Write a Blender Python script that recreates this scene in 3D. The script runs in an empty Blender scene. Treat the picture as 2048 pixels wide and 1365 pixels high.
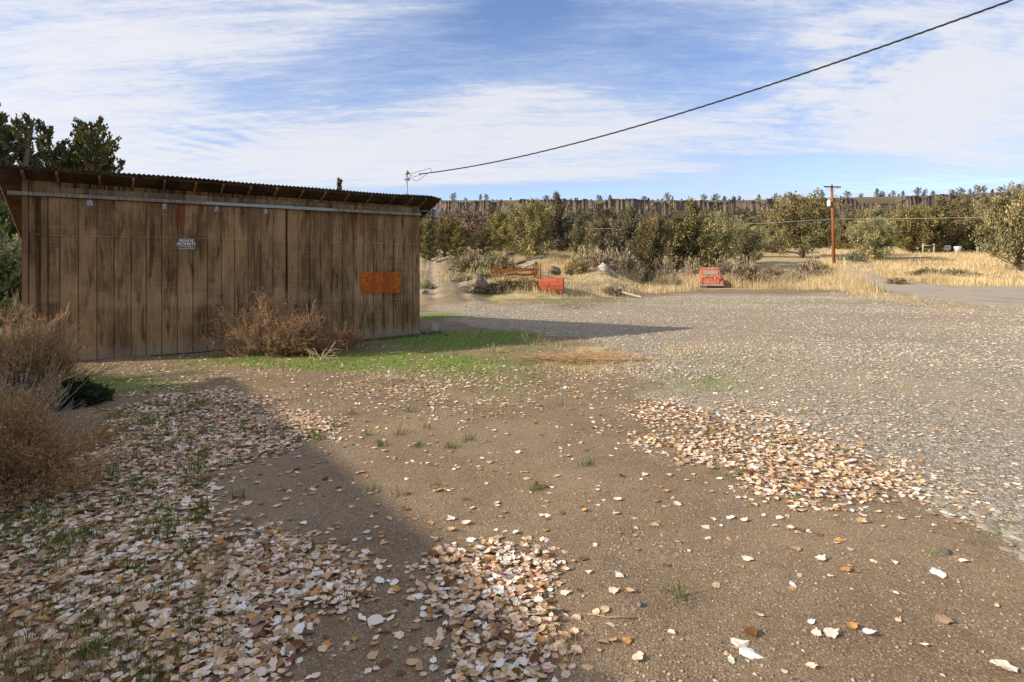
import bpy, math, random
import numpy as np
from mathutils import Vector, Matrix

rng = np.random.default_rng(7)
random.seed(7)
C = bpy.context.scene.collection
F, CX, HY, EYE = 1150.0, 1024.0, 530.0, 1.8      # measured from the photo: focal length in px, centre, horizon, eye height
R = math.radians

SUN_E, SKY_S, CLOUD_S, EXPO = 5.0, 0.115, 0.70, 0.50
SKY_TINT = (1.10, 1.08, 1.22)
SHADE_DH = .5
# ------------------------------------------------------------------ small helpers
def ss(a, b, x):
    t = np.clip((np.asarray(x, float) - a) / (b - a), 0, 1)
    return t * t * (3 - 2 * t)

def hash2(ix, iy, s):
    h = np.sin(ix * 127.1 + iy * 311.7 + s * 74.7) * 43758.5453
    return h - np.floor(h)

def vnoise(x, y, s=0):
    x = np.asarray(x, float); y = np.asarray(y, float)
    ix, iy = np.floor(x), np.floor(y); fx, fy = x - ix, y - iy
    fx = fx * fx * (3 - 2 * fx); fy = fy * fy * (3 - 2 * fy)
    a, b = hash2(ix, iy, s), hash2(ix + 1, iy, s)
    c, d = hash2(ix, iy + 1, s), hash2(ix + 1, iy + 1, s)
    return (a * (1 - fx) + b * fx) * (1 - fy) + (c * (1 - fx) + d * fx) * fy

def fbm(x, y, s=0, o=4):
    v, a, t = 0.0, 0.5, 0.0
    for k in range(o):
        v = v + a * vnoise(x * 2**k, y * 2**k, s + k * 13); t += a; a *= 0.5
    return v / t

def inpoly(px, py, poly):
    poly = np.array(poly, float); r = np.zeros(np.shape(px), bool)
    n = len(poly); j = n - 1
    for i in range(n):
        xi, yi = poly[i]; xj, yj = poly[j]
        c = ((yi > py) != (yj > py)) & (px < (xj - xi) * (py - yi) / (yj - yi + 1e-12) + xi)
        r ^= c; j = i
    return r

def proj(X, Y, Z=0.0):
    Y = np.maximum(Y, 0.05)
    return CX + F * X / Y, HY - F * (Z - EYE) / Y

def link(o, parent=None):
    C.objects.link(o)
    if parent: o.parent = parent
    return o

def tag(o, label=None, cat=None, group=None, kind=None):
    if label: o['label'] = label
    if cat: o['category'] = cat
    if group: o['group'] = group
    if kind: o['kind'] = kind
    return o

def thing(name, label, cat, loc=(0, 0, 0), rz=0.0, group=None):
    o = bpy.data.objects.new(name, None); link(o)
    o.location = loc; o.rotation_euler = (0, 0, rz); o.empty_display_size = 0.1
    return tag(o, label, cat, group)

class MB:
    """collects verts / polygons / vertex colours for ONE mesh"""
    def __init__(self): self.v, self.f, self.c, self.n = [], [], [], 0
    def add(self, v, f, c=None):
        v = np.asarray(v, float).reshape(-1, 3); f = np.asarray(f, int)
        if c is None: c = (1, 1, 1)
        c = np.asarray(c, float)
        if c.ndim == 1: c = np.tile(c[:3], (len(v), 1))
        self.v.append(v); self.c.append(c); self.f.append(f + self.n); self.n += len(v)
        return self
    def box(self, lo, hi, c=None, m=None):
        x0, y0, z0 = lo; x1, y1, z1 = hi
        v = np.array([(x0,y0,z0),(x1,y0,z0),(x1,y1,z0),(x0,y1,z0),(x0,y0,z1),(x1,y0,z1),(x1,y1,z1),(x0,y1,z1)], float)
        if m is not None: v = np.array([m @ Vector(p) for p in v])
        return self.add(v, [(0,3,2,1),(4,5,6,7),(0,1,5,4),(1,2,6,5),(2,3,7,6),(3,0,4,7)], c)
    def tube(self, pts, rad, n=8, c=None, cap=True):
        pts = np.asarray(pts, float); k = len(pts)
        rad = np.broadcast_to(np.asarray(rad, float), (k,))
        t = np.gradient(pts, axis=0); t /= np.linalg.norm(t, axis=1)[:, None] + 1e-12
        up = np.array([0, 0, 1.0]) if abs(t[0][2]) < 0.9 else np.array([1.0, 0, 0])
        a = np.cross(t, up); a /= np.linalg.norm(a, axis=1)[:, None] + 1e-12
        b = np.cross(t, a)
        th = np.arange(n) * 2 * np.pi / n
        v = pts[:, None] + rad[:, None, None] * (np.cos(th)[None, :, None] * a[:, None] + np.sin(th)[None, :, None] * b[:, None])
        v = v.reshape(-1, 3); i = np.arange(n); j = (i + 1) % n; fs = []
        for s in range(k - 1):
            fs += list(zip(s*n+i, s*n+j, (s+1)*n+j, (s+1)*n+i))
        self.add(v, fs, c)
        if cap:
            m = self.n - len(v)
            self.f.append(np.array([list(m + i[::-1])])); self.f.append(np.array([list(m + (k-1)*n + i)]))
        return self
    def lathe(self, prof, n=20, c=None, o=(0, 0, 0)):
        prof = np.asarray(prof, float); k = len(prof); th = np.arange(n) * 2 * np.pi / n
        v = np.stack([prof[:, 0, None]*np.cos(th), prof[:, 0, None]*np.sin(th), np.repeat(prof[:, 1, None], n, 1)], -1).reshape(-1, 3) + np.array(o)
        i = np.arange(n); j = (i + 1) % n; fs = []
        for s in range(k - 1): fs += list(zip(s*n+i, s*n+j, (s+1)*n+j, (s+1)*n+i))
        return self.add(v, fs, c)
    def prism(self, poly, y0, y1, c=None, m=None):
        """poly in (x,z), extruded along y"""
        poly = np.asarray(poly, float); n = len(poly)
        v = np.concatenate([np.c_[poly[:,0], np.full(n, y0), poly[:,1]], np.c_[poly[:,0], np.full(n, y1), poly[:,1]]])
        if m is not None: v = np.array([m @ Vector(p) for p in v])
        base = self.n; i = np.arange(n); j = (i + 1) % n
        self.add(v, list(zip(i, i + n, j + n, j)), c)
        self.f.append(np.array([list(base + i)])); self.f.append(np.array([list(base + n + i[::-1])]))
        return self
    def mesh(self, name, mat, smooth=False):
        me = bpy.data.meshes.new(name)
        v = np.concatenate(self.v).astype(np.float32); c = np.concatenate(self.c)
        loops = np.concatenate([f.ravel() for f in self.f]).astype(np.int32)
        tot = np.concatenate([np.full(f.shape[0], f.shape[1]) for f in self.f]).astype(np.int32)
        start = np.concatenate([[0], np.cumsum(tot)[:-1]]).astype(np.int32)
        me.vertices.add(len(v)); me.vertices.foreach_set('co', v.ravel())
        me.loops.add(len(loops)); me.loops.foreach_set('vertex_index', loops)
        me.polygons.add(len(tot)); me.polygons.foreach_set('loop_start', start)
        me.update(calc_edges=True)
        a = me.color_attributes.new('Col', 'FLOAT_COLOR', 'POINT')
        a.data.foreach_set('color', np.c_[c, np.ones(len(c))].astype(np.float32).ravel())
        me.polygons.foreach_set('use_smooth', np.full(len(tot), bool(smooth)))
        me.materials.append(mat)
        return me
    def build(self, name, mat, parent=None, smooth=False):
        return link(bpy.data.objects.new(name, self.mesh(name, mat, smooth)), parent)

def bevel(o, w, seg=2):
    m = o.modifiers.new('b', 'BEVEL'); m.width = w; m.segments = seg; m.limit_method = 'ANGLE'; m.angle_limit = R(40)
    return o

# ------------------------------------------------------------------ node helpers
class NT:
    def __init__(self, tree): self.t = tree; self.n = tree.nodes; self.l = tree.links
    def put(self, sock, val):
        if val is None: return
        if hasattr(val, 'is_linked') or hasattr(val, 'links'): self.l.new(val, sock)
        else: sock.default_value = (*val, 1) if isinstance(val, tuple) and len(val) == 3 and sock.type == 'RGBA' else val
    def math(self, op, a, b=None, c=None, clamp=False):
        n = self.n.new('ShaderNodeMath'); n.operation = op; n.use_clamp = clamp
        for i, x in enumerate((a, b, c)): self.put(n.inputs[i], x)
        return n.outputs[0]
    def mix(self, f, a, b, mode='MIX'):
        n = self.n.new('ShaderNodeMix'); n.data_type = 'RGBA'; n.blend_type = mode
        self.put(n.inputs[0], f); self.put(n.inputs[6], a); self.put(n.inputs[7], b)
        return n.outputs[2]
    def ramp(self, f, stops, interp='LINEAR'):
        n = self.n.new('ShaderNodeValToRGB'); r = n.color_ramp; r.interpolation = interp
        while len(r.elements) < len(stops): r.elements.new(0.5)
        for e, (p, c) in zip(r.elements, stops):
            e.position = p; e.color = (*c, 1) if isinstance(c, tuple) else (c, c, c, 1)
        self.put(n.inputs[0], f); return n.outputs[0]
    def step(self, f, a, b):
        n = self.n.new('ShaderNodeMapRange'); n.interpolation_type = 'SMOOTHSTEP'
        self.put(n.inputs[0], f); n.inputs[1].default_value = a; n.inputs[2].default_value = b
        return n.outputs[0]
    def coord(self, kind='Object', scale=(1, 1, 1), rot=(0, 0, 0), vec=None):
        if vec is None: vec = self.n.new('ShaderNodeTexCoord').outputs[kind]
        m = self.n.new('ShaderNodeMapping'); self.l.new(vec, m.inputs[0])
        m.inputs[3].default_value = scale; m.inputs[2].default_value = rot
        return m.outputs[0]
    def noise(self, vec, scale, detail=4, rough=0.55, dist=0.0, out=0):
        n = self.n.new('ShaderNodeTexNoise'); self.put(n.inputs['Vector'], vec)
        n.inputs['Scale'].default_value = scale; n.inputs['Detail'].default_value = detail
        n.inputs['Roughness'].default_value = rough; n.inputs['Distortion'].default_value = dist
        return n.outputs[out]
    def voro(self, vec, scale, feat='F1', out=0, rand=1.0):
        n = self.n.new('ShaderNodeTexVoronoi'); n.feature = feat; self.put(n.inputs['Vector'], vec)
        n.inputs['Scale'].default_value = scale; n.inputs['Randomness'].default_value = rand
        return n.outputs[out]
    def attr(self, name, out=0):
        n = self.n.new('ShaderNodeAttribute'); n.attribute_name = name
        return n.outputs[out]
    def sep(self, col):
        n = self.n.new('ShaderNodeSeparateColor'); self.l.new(col, n.inputs[0]); return n.outputs
    def xyz(self, v):
        n = self.n.new('ShaderNodeSeparateXYZ'); self.l.new(v, n.inputs[0]); return n.outputs
    def bump(self, h, strength, dist=0.02, normal=None):
        n = self.n.new('ShaderNodeBump'); n.inputs['Strength'].default_value = strength; n.inputs['Distance'].default_value = dist
        self.put(n.inputs['Height'], h)
        if normal is not None: self.l.new(normal, n.inputs['Normal'])
        return n.outputs[0]

def material(name, rough=0.85, metal=0.0, spec=0.3):
    m = bpy.data.materials.new(name); m.use_nodes = True
    nt = NT(m.node_tree); p = m.node_tree.nodes['Principled BSDF']
    p.inputs['Roughness'].default_value = rough; p.inputs['Metallic'].default_value = metal
    p.inputs['Specular IOR Level'].default_value = spec
    return m, nt, p

def mat_col(name, rough=0.85, var=0.25, scale=8.0, spec=0.2, metal=0.0, hue=0.0, obj_rand=0.0, translucent=0.0):
    """vertex colour times a soft noise; each object may drift a little in tone"""
    m, nt, p = material(name, rough, metal, spec)
    col = nt.attr('Col')
    n = nt.noise(nt.coord('Object'), scale, 3)
    f = nt.math('MULTIPLY_ADD', n, 2 * var, 1 - var)
    if obj_rand:
        r = nt.n.new('ShaderNodeObjectInfo').outputs['Random']
        f = nt.math('MULTIPLY', f, nt.math('MULTIPLY_ADD', r, 2 * obj_rand, 1 - obj_rand))
    v = nt.n.new('ShaderNodeVectorMath'); v.operation = 'SCALE'
    nt.l.new(col, v.inputs[0]); nt.l.new(f, v.inputs[3])
    c = v.outputs[0]
    if obj_rand:
        h = nt.n.new('ShaderNodeHueSaturation'); nt.l.new(c, h.inputs['Color'])
        nt.l.new(nt.math('MULTIPLY_ADD', r, 0.026, 0.487), h.inputs['Hue'])
        nt.l.new(nt.math('MULTIPLY_ADD', nt.math('FRACT', nt.math('MULTIPLY', r, 7.31)), 0.35, 0.70), h.inputs['Saturation'])
        c = h.outputs[0]
    nt.l.new(c, p.inputs['Base Color'])
    if translucent:
        t = nt.n.new('ShaderNodeBsdfTranslucent'); nt.l.new(c, t.inputs[0])
        mx = nt.n.new('ShaderNodeMixShader'); mx.inputs[0].default_value = translucent
        nt.l.new(p.outputs[0], mx.inputs[1]); nt.l.new(t.outputs[0], mx.inputs[2])
        nt.l.new(mx.outputs[0], nt.n['Material Output'].inputs[0])
    return m

def mat_rust(name, c0, c1, c2, scale=6, rough=0.8, metal=0.0):
    m, nt, p = material(name, rough, metal)
    v = nt.coord('Object')
    n = nt.noise(v, scale, 6, 0.65); n2 = nt.noise(v, scale * 5, 4, 0.6)
    c = nt.ramp(nt.math('ADD', nt.math('MULTIPLY', n, 0.75), nt.math('MULTIPLY', n2, 0.25)), [(0.35, c0), (0.5, c1), (0.66, c2)])
    nt.l.new(c, p.inputs['Base Color'])
    nt.l.new(nt.bump(n2, 0.3, 0.01), p.inputs['Normal'])
    return m

# ------------------------------------------------------------------ camera, sun, sky
sc = bpy.context.scene
cam = bpy.data.cameras.new('camera'); co = bpy.data.objects.new('camera', cam); C.objects.link(co)
co.location = (0, 0, EYE); co.rotation_euler = (R(90), 0, 0)
cam.sensor_width = 36; cam.lens = F / 2048 * 36; cam.shift_y = (HY - 682.5) / 2048
cam.clip_start = 0.05; cam.clip_end = 6000
sc.camera = co

SUN = Vector((-0.965, -0.262, 0)).normalized(); ELEV = R(25.5)
SUN = Vector((SUN.x * math.cos(ELEV), SUN.y * math.cos(ELEV), math.sin(ELEV)))
sl = bpy.data.lights.new('sun', 'SUN'); sl.energy = SUN_E; sl.angle = R(1.0); sl.color = (1.0, 0.89, 0.74)
so = bpy.data.objects.new('sun', sl); C.objects.link(so)
so.rotation_euler = (-SUN).to_track_quat('-Z', 'Y').to_euler(); so.location = (-20, -8, 15)

world = bpy.data.worlds.new('World'); sc.world = world; world.use_nodes = True
nt = NT(world.node_tree); bg = nt.n['Background']
sky = nt.n.new('ShaderNodeTexSky'); sky.sky_type = 'NISHITA'; sky.sun_disc = False
sky.sun_elevation = ELEV; sky.sun_rotation = math.atan2(SUN.x, SUN.y); sky.altitude = 900; sky.air_density = 1.0; sky.dust_density = 0.6; sky.ozone_density = 1.6
d = nt.n.new('ShaderNodeTexCoord').outputs['Generated']
x, y, z = nt.xyz(d)
ya = nt.math('MAXIMUM', nt.math('ABSOLUTE', y), 0.12)
u = nt.math('DIVIDE', x, ya); v = nt.math('DIVIDE', z, ya)
zc = nt.math('ADD', nt.math('MAXIMUM', z, 0.0), 0.13)
cb = nt.n.new('ShaderNodeCombineXYZ'); nt.l.new(nt.math('DIVIDE', x, zc), cb.inputs[0]); nt.l.new(nt.math('DIVIDE', y, zc), cb.inputs[1])
plane = cb.outputs[0]                                            # the cloud layer seen from below
def blob(px, py, sx, sy, rot=0.0):
    u0, v0 = (px - CX) / F, (HY - py) / F; sx /= F; sy /= F; c, s = math.cos(R(rot)), math.sin(R(rot))
    du = nt.math('SUBTRACT', u, u0); dv = nt.math('SUBTRACT', v, v0)
    a = nt.math('MULTIPLY_ADD', du, c / sx, nt.math('MULTIPLY', dv, s / sx))
    b = nt.math('MULTIPLY_ADD', dv, c / sy, nt.math('MULTIPLY', du, -s / sy))
    r2 = nt.math('ADD', nt.math('MULTIPLY', a, a), nt.math('MULTIPLY', b, b))
    return nt.math('EXPONENT', nt.math('MULTIPLY', r2, -1.0))
cover = None
# (px, py, sx, sy, tilt, weight): where the veil is thick (+) or torn open (-)
for px, py, sx, sy, rot, w in [
    (150, 200, 330, 180, 0, .22), (700, 300, 420, 60, 4, .26), (330, 60, 330, 60, -16, .1),
    (800, 150, 190, 55, 8, -.36), (470, 180, 120, 40, -12, -.16), (560, 160, 130, 28, 25, -.1), (880, 60, 260, 50, 10, -.20), (1300, 70, 330, 80, -4, -.34), (1030, 20, 110, 130, 30, -.32),
    (420, 285, 90, 28, 10, -.2), (1000, 205, 200, 40, 10, .2), (1250, 265, 420, 36, 7, .24), (1150, 345, 330, 26, 2, .16),
    (1000, 392, 380, 20, 4, -.42), (1620, 330, 210, 20, 3, -.34), (1800, 365, 330, 22, 2, -.32), (1460, 205, 120, 22, 10, -.2), (1900, 170, 170, 75, 20, .40), (1650, 80, 120, 60, -25, .16), (1680, 150, 130, 40, -15, .1),
    (1900, 270, 300, 40, 6, .18), (2000, 40, 60, 50, 0, -.16), (1420, 150, 160, 50, 12, -.12), (1980, 330, 90, 22, 8, .1)]:
    t = nt.math('MULTIPLY', blob(px, py, sx, sy, rot), w)
    cover = t if cover is None else nt.math('ADD', cover, t)
streak = nt.noise(nt.coord(vec=plane, scale=(0.5, 2.3, 1), rot=(0, 0, R(24))), 0.85, 8, 0.66, 0.9)
fine = nt.noise(nt.coord(vec=plane, scale=(1.2, 5.0, 1), rot=(0, 0, R(30))), 2.2, 7, 0.72, 0.5)
puff = nt.noise(nt.coord(vec=plane), 3.4, 8, 0.62, 0.2)
wv = nt.n.new('ShaderNodeTexWave'); nt.l.new(nt.coord(vec=plane, rot=(0, 0, R(35))), wv.inputs[0]); wv.inputs['Scale'].default_value = 2.4; wv.inputs['Distortion'].default_value = 7; wv.inputs['Detail'].default_value = 3
rip = nt.math('MULTIPLY', nt.math('MULTIPLY', nt.math('SUBTRACT', wv.outputs['Fac'], 0.5), blob(400, 285, 130, 40, 10)), 0.22)
puffy = nt.math('MULTIPLY', nt.math('SUBTRACT', puff, 0.47), nt.math('MULTIPLY', blob(1780, 150, 330, 140), 2.2))
dens = nt.math('ADD', nt.math('MULTIPLY_ADD', nt.math('SUBTRACT', streak, 0.5), 0.85, 0.58), cover)
dens = nt.math('ADD', dens, nt.math('MULTIPLY', nt.math('SUBTRACT', fine, 0.5), 0.85))
micro = nt.noise(nt.coord(vec=plane, scale=(3.0, 9.0, 1), rot=(0, 0, R(18))), 5.0, 6, 0.75, 0.8)
dens = nt.math('ADD', dens, nt.math('MULTIPLY', nt.math('SUBTRACT', micro, 0.5), 0.38))
dens = nt.math('ADD', nt.math('ADD', dens, puffy), rip)
dens = nt.step(dens, 0.02, 0.92)
cl = nt.mix(nt.step(dens, 0.45, 1.0), (.60, .69, .90), (.835, .85, .915))
skyc = nt.mix(1.0, sky.outputs[0], (SKY_S, SKY_S, SKY_S), 'MULTIPLY')
skyc = nt.mix(1.0, skyc, SKY_TINT, 'MULTIPLY')
cl2 = nt.mix(1.0, cl, (CLOUD_S, CLOUD_S, CLOUD_S), 'MULTIPLY')
sd = nt.n.new('ShaderNodeVectorMath'); sd.operation = 'DOT_PRODUCT'; nt.l.new(d, sd.inputs[0]); sd.inputs[1].default_value = SUN   # bright veil of cloud round the sun
au = nt.math('EXPONENT', nt.math('MULTIPLY', nt.math('SUBTRACT', sd.outputs['Value'], 1.0), 5.5))
cl2 = nt.mix(1.0, cl2, nt.mix(au, (0, 0, 0), (.75, .64, .52)), 'ADD')
out = nt.mix(nt.math('MULTIPLY', dens, 0.96), skyc, cl2)
low = nt.step(z, -0.12, -0.02)
out = nt.mix(low, (.16, .13, .10), out)
nt.l.new(out, bg.inputs[0]); bg.inputs[1].default_value = 1.0
sc.view_settings.view_transform = 'Standard'; sc.view_settings.look = 'None'; sc.view_settings.exposure = EXPO
# ------------------------------------------------------------------ terrain
FARY = np.array([-2000, 46, 58, 72, 110, 160, 250, 400, 560, 612.])
FARZ = np.array([0, 0, .5, 2.0, 4.6, 8, 17, 31, 47, 50.])
def cliff_top(X): return np.interp(X, [-400, 250, 457, 534, 800], [72.2, 72.2, 77.5, 81, 92])
def track_x(Y): return np.interp(Y, [20, 26, 34, 46, 60, 90], [-2.3, -2.75, -4.0, -5.6, -8.2, -14])
def gz(X, Y, micro=True):
    X = np.asarray(X, float); Y = np.asarray(Y, float)
    p = np.interp(Y, FARY, FARZ)
    right = ss(.42, .85, X / np.maximum(Y, 1)) * ss(150, 330, Y)
    p = p + 8 * ss(.52, .85, X / np.maximum(Y, 1)) * ss(150, 320, Y)
    Yh = Y - np.clip(X - 1.5, 0, 12) * .55
    hill = np.interp(Yh, [27.5, 29, 31, 34, 40, 46, 60, 72, 90], [0, .12, .8, 1.05, 1.55, 2.15, 3.0, 3.4, 3.6])
    w = 1 - ss(4.5, 8.5, X - (Y - 30) * .15)
    ramp = np.interp(Y, [24, 46, 60, 90], [0, 2.15, 2.9, 3.5])
    tw = np.exp(-((X - track_x(Y)) / 1.55) ** 4)
    hill = hill * (1 - tw) + ramp * tw + tw * .05 * np.sin(Y * 1.1) * ss(27, 31, Y) - .12 * np.exp(-((np.abs(X - track_x(Y)) - .75) / .3) ** 2) * ss(24, 28, Y)
    hill = hill + (1 - tw) * (fbm(X * .35, Y * .35, 3) - .5) * .7 * ss(29, 33, Y)
    z = np.maximum(p, w * hill)
    top = cliff_top(X); t = ss(613, 622, Y)
    z = z * (1 - t) + (top - .6) * t
    if micro:
        far = np.clip(Y / 40, 0, 6)
        z = z + (fbm(X * .5, Y * .5, 9) - .5) * (.05 + .10 * far * ss(28, 60, Y)) + (fbm(X * 3.1, Y * 3.1, 5) - .5) * .022
    return z

def px_ground(px, py):
    """the ground point seen at this pixel of the photo (yard level)"""
    Y = EYE * F / (py - HY); return (px - CX) / F * Y, Y

GREEN = [((300, 715), (440, 738), (560, 775), (760, 770), (900, 745), (1150, 700), (1200, 672), (1060, 640), (850, 632), (700, 690), (480, 690))]
# masks, all in ground metres
def m_gravel(X, Y):
    e = np.interp(Y, [2, 3.4, 4, 5.0, 6, 8, 10, 12.2, 14, 16, 20, 40], [3.6, 3.2, 3.05, 3.0, 2.75, 2.05, 1.7, 2.0, 1.9, -.5, -3.2, -6])
    g = ss(-.35, .5, X - e + (fbm(X * .9, Y * .9, 21) - .5) * 1.6)
    px, _ = proj(X, Y); yt = np.interp(px, [960, 1160, 1250, 1350, 1400, 1650, 1800], [25.5, 26.0, 29, 34, 36, 36, 40])
    g = g * (1 - .38 * ss(.48, .68, fbm(X * .22, Y * .26, 55)) * ss(9, 13, Y))
    return g * (1 - ss(-2.5, 2.5, Y - yt + (fbm(X * .3, Y * .3, 4) - .5) * 7))
def road_d(X, Y):
    """>0 inside the gravel road"""
    near = np.interp(Y, [12, 21, 30, 41, 55, 69, 90], [17.5, 18.8, 21.2, 26, 32.5, 38.5, 48])
    far = np.interp(Y, [12, 45, 47.2, 56, 69, 90], [300, 44, 36, 37.5, 44, 54])
    return np.minimum(np.minimum(X - near, far - X), 46.5 + np.maximum(0, (X - 44) * .12) + np.maximum(0, 39 - X) * 8 - Y)
def m_green(X, Y):
    px, py = proj(X, Y)
    n = fbm(X * 1.1, Y * 1.1, 31)
    a = np.exp(-((px - 690) / 330) ** 2 - ((py - 724) / 22) ** 2) * 1.1
    b = np.exp(-((px - 930) / 190) ** 4 - ((py - 679) / 17) ** 2) * 1.5
    c = np.exp(-((px - 990) / 260) ** 2 - ((py - 770) / 55) ** 2) * .5
    d = np.exp(-((py - 604) / 10) ** 2) * .6 * ss(830, 900, px) + np.exp(-((py - 622) / 7) ** 2) * .5 * ss(1200, 1330, px) * (1 - ss(1640, 1700, px))
    e = np.exp(-((px - 880) / 90) ** 2 - ((py - 633) / 8) ** 2) * 1.2
    f = np.exp(-((px - 200) / 260) ** 2 - ((py - 770) / 28) ** 2) * .8
    g = np.exp(-((px - 1430) / 130) ** 2 - ((py - 755) / 50) ** 2) * .6
    h = np.exp(-((px - 120) / 330) ** 2 - ((py - 1150) / 190) ** 2) * .62
    k = np.exp(-((px - 1560) / 220) ** 2 - ((py - 925) / 60) ** 2) * .35
    m = np.clip(a + b + c + d + e + f + g + h + k, 0, 1.3)
    return np.clip(m * ss(.30, .62, n + m * .18) * 1.1, 0, 1)
def m_straw(X, Y):
    px, py = proj(X, Y)
    n = fbm(X * .7, Y * .7, 41)
    near = np.exp(-((px - 1170) / 150) ** 2 - ((py - 722) / 26) ** 2) * 1.1 + np.exp(-((px - 1350) / 160) ** 2 - ((py - 700) / 14) ** 2) * .6
    grad = ss(29, 33, Y + (n - .5) * 5 - np.maximum(X - 4, 0) * .75) * (1 - ss(.2, .0, 0 * X))
    yt = np.interp(px, [960, 1160, 1250, 1350, 1400, 1650], [28.4, 28.8, 31.5, 38, 42.5, 42.5])
    far = ss(-1.5, 1.5, Y - yt + (n - .5) * 6) * (1 - .55 * ss(115, 150, Y) - .3 * ss(250, 400, Y))
    edge = np.exp(-((X - np.interp(Y, [12, 21, 30, 41, 50], [16.6, 17.8, 20, 24.6, 28])) / 1.4) ** 2) * ss(15, 24, Y) * .6
    s = np.clip(near * ss(.35, .6, n) + far + edge, 0, 1)
    tw = np.exp(-((X - track_x(Y)) / 1.65) ** 4) * (1 - .6 * np.exp(-((X - track_x(Y)) / .32) ** 2) * ss(29, 33, Y)) * ss(22, 26, Y) * (1 - ss(58, 66, Y))
    return s * (1 - tw) * (1 - ss(-.4, .6, road_d(X, Y)))

def axis(parts):
    a = [np.arange(lo, hi, st) for lo, hi, st in parts]; return np.concatenate(a + [[parts[-1][1]]])
gy = axis([(-400, -40, 40), (-40, 0, 4), (0, 2, .5), (2, 16, .1), (16, 34, .25), (34, 60, .5), (60, 130, 2.5), (130, 596, 12), (596, 626, 2), (626, 1700, 90)])
gx = axis([(-1600, -400, 100), (-400, -60, 12), (-60, -16, 2), (-16, -10, .5), (-10, 12, .14), (12, 32, .4), (32, 80, 1.5), (80, 700, 12), (700, 1900, 100)])
GX, GY = np.meshgrid(gx, gy); GZ = gz(GX, GY)
ny, nx = GX.shape
i = np.arange(nx - 1)[None] + np.arange(ny - 1)[:, None] * nx
faces = np.stack([i, i + 1, i + nx + 1, i + nx], -1).reshape(-1, 4)
g = MB(); g.add(np.stack([GX, GY, GZ], -1), faces, np.stack([m_gravel(GX, GY), m_green(GX, GY), m_straw(GX, GY)], -1).reshape(-1, 3))

m, nt, p = material('ground', 0.95, 0, 0.15)
pos = nt.coord('Object')
R_, G_, B_ = nt.sep(nt.attr('Col'))
big = nt.noise(pos, .6, 5, .6); mid = nt.noise(pos, 6, 6, .65); fin = nt.noise(pos, 70, 5, .7)
dirt = nt.mix(nt.step(big, .3, .7), (.185, .125, .071), (.275, .195, .114))
dirt = nt.mix(nt.math('MULTIPLY', nt.step(mid, .45, .75), .5), dirt, (.135, .090, .054))
sp = nt.voro(pos, 130, 'F1', 1); spv = nt.sep(sp)[0]
dirt = nt.mix(nt.math('MULTIPLY', nt.step(spv, .84, .95), .55), dirt, (.46, .38, .29))
dirt = nt.mix(nt.math('MULTIPLY', nt.step(spv, .16, .06), .6), dirt, (.055, .042, .033))
vc = nt.voro(pos, 27, 'F1', 1); ve = nt.voro(pos, 27, 'DISTANCE_TO_EDGE', 0)
vr = nt.sep(vc)
grav = nt.ramp(vr[0], [(0, (.20, .165, .125)), (.35, (.32, .27, .20)), (.7, (.42, .36, .27)), (1, (.56, .49, .38))])
grav = nt.mix(nt.step(ve, .10, .02), grav, (.20, .155, .105))
gb = nt.noise(pos, .26, 5, .65)
grav = nt.mix(nt.math('MULTIPLY', nt.step(gb, .42, .62), .75), grav, (.36, .275, .18))
grn = nt.mix(nt.noise(pos, 14, 4, .6), (.11, .17, .025), (.21, .26, .05))
strw = nt.mix(nt.step(nt.noise(pos, 1.3, 5, .65), .3, .7), (.28, .20, .105), (.52, .41, .22))
def edge(mask, lo, hi, amt):
    n = nt.noise(pos, 5.0, 5, .7)
    return nt.step(nt.math('ADD', mask, nt.math('MULTIPLY', nt.math('SUBTRACT', n, .5), amt)), lo, hi)
c = nt.mix(edge(R_, .3, .75, .6), dirt, grav)
c = nt.mix(nt.math('MULTIPLY', edge(B_, .3, .7, .8), .95), c, strw)
c = nt.mix(nt.math('MULTIPLY', edge(G_, .35, 1.0, .9), .85), c, grn)
far_ = nt.step(nt.xyz(pos)[1], 320, 520)
c = nt.mix(nt.math('MULTIPLY', far_, .75), c, nt.mix(nt.noise(pos, .05, 4, .6), (.085, .08, .045), (.17, .14, .085)))
nt.l.new(c, p.inputs['Base Color'])
h = nt.math('ADD', nt.math('MULTIPLY', fin, .35), nt.math('MULTIPLY', mid, .9))
h = nt.math('ADD', h, nt.math('MULTIPLY', nt.math('MULTIPLY', nt.step(ve, 0, .25), R_), 1.3))
h = nt.math('ADD', h, nt.math('MULTIPLY', nt.voro(pos, 90), .5))
nt.l.new(nt.bump(h, .55, .014), p.inputs['Normal'])
M_GROUND = m
ground = g.build('ground', M_GROUND, smooth=True); tag(ground, kind='structure')

# gravel road: a draped sheet just proud of the ground
ry = axis([(12, 60, .7), (60, 92, 2)]); rt = np.linspace(0, 1, 40)
near = np.interp(ry, [12, 21, 30, 41, 55, 69, 92], [17.5, 18.8, 21.2, 26, 32.5, 38.5, 49])
far = np.interp(ry, [12, 44.5, 46.8, 56, 69, 92], [150, 47, 36.5, 38, 44.5, 55])
wob = (fbm(ry * .4, ry * 0, 3) - .5) * 1.2
RX = (near + wob)[:, None] * (1 - rt) + (far + wob * .5)[:, None] * rt; RY = np.repeat(ry[:, None], 40, 1)
i = np.arange(39)[None] + np.arange(len(ry) - 1)[:, None] * 40
rd = MB(); edge_ = np.minimum((RX - RX[:, :1]), np.abs(RX[:, -1:] - RX)); rd.add(np.stack([RX, RY, gz(RX, RY) - .05 + .11 * np.clip(edge_ / 1.6, 0, 1) + (fbm(RX * 1.1, RY * 1.1, 23) - .5) * .05], -1), np.stack([i, i + 1, i + 41, i + 40], -1).reshape(-1, 4), np.repeat(np.clip(edge_ / 2.0, 0, 1).reshape(-1, 1), 3, 1))
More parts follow.
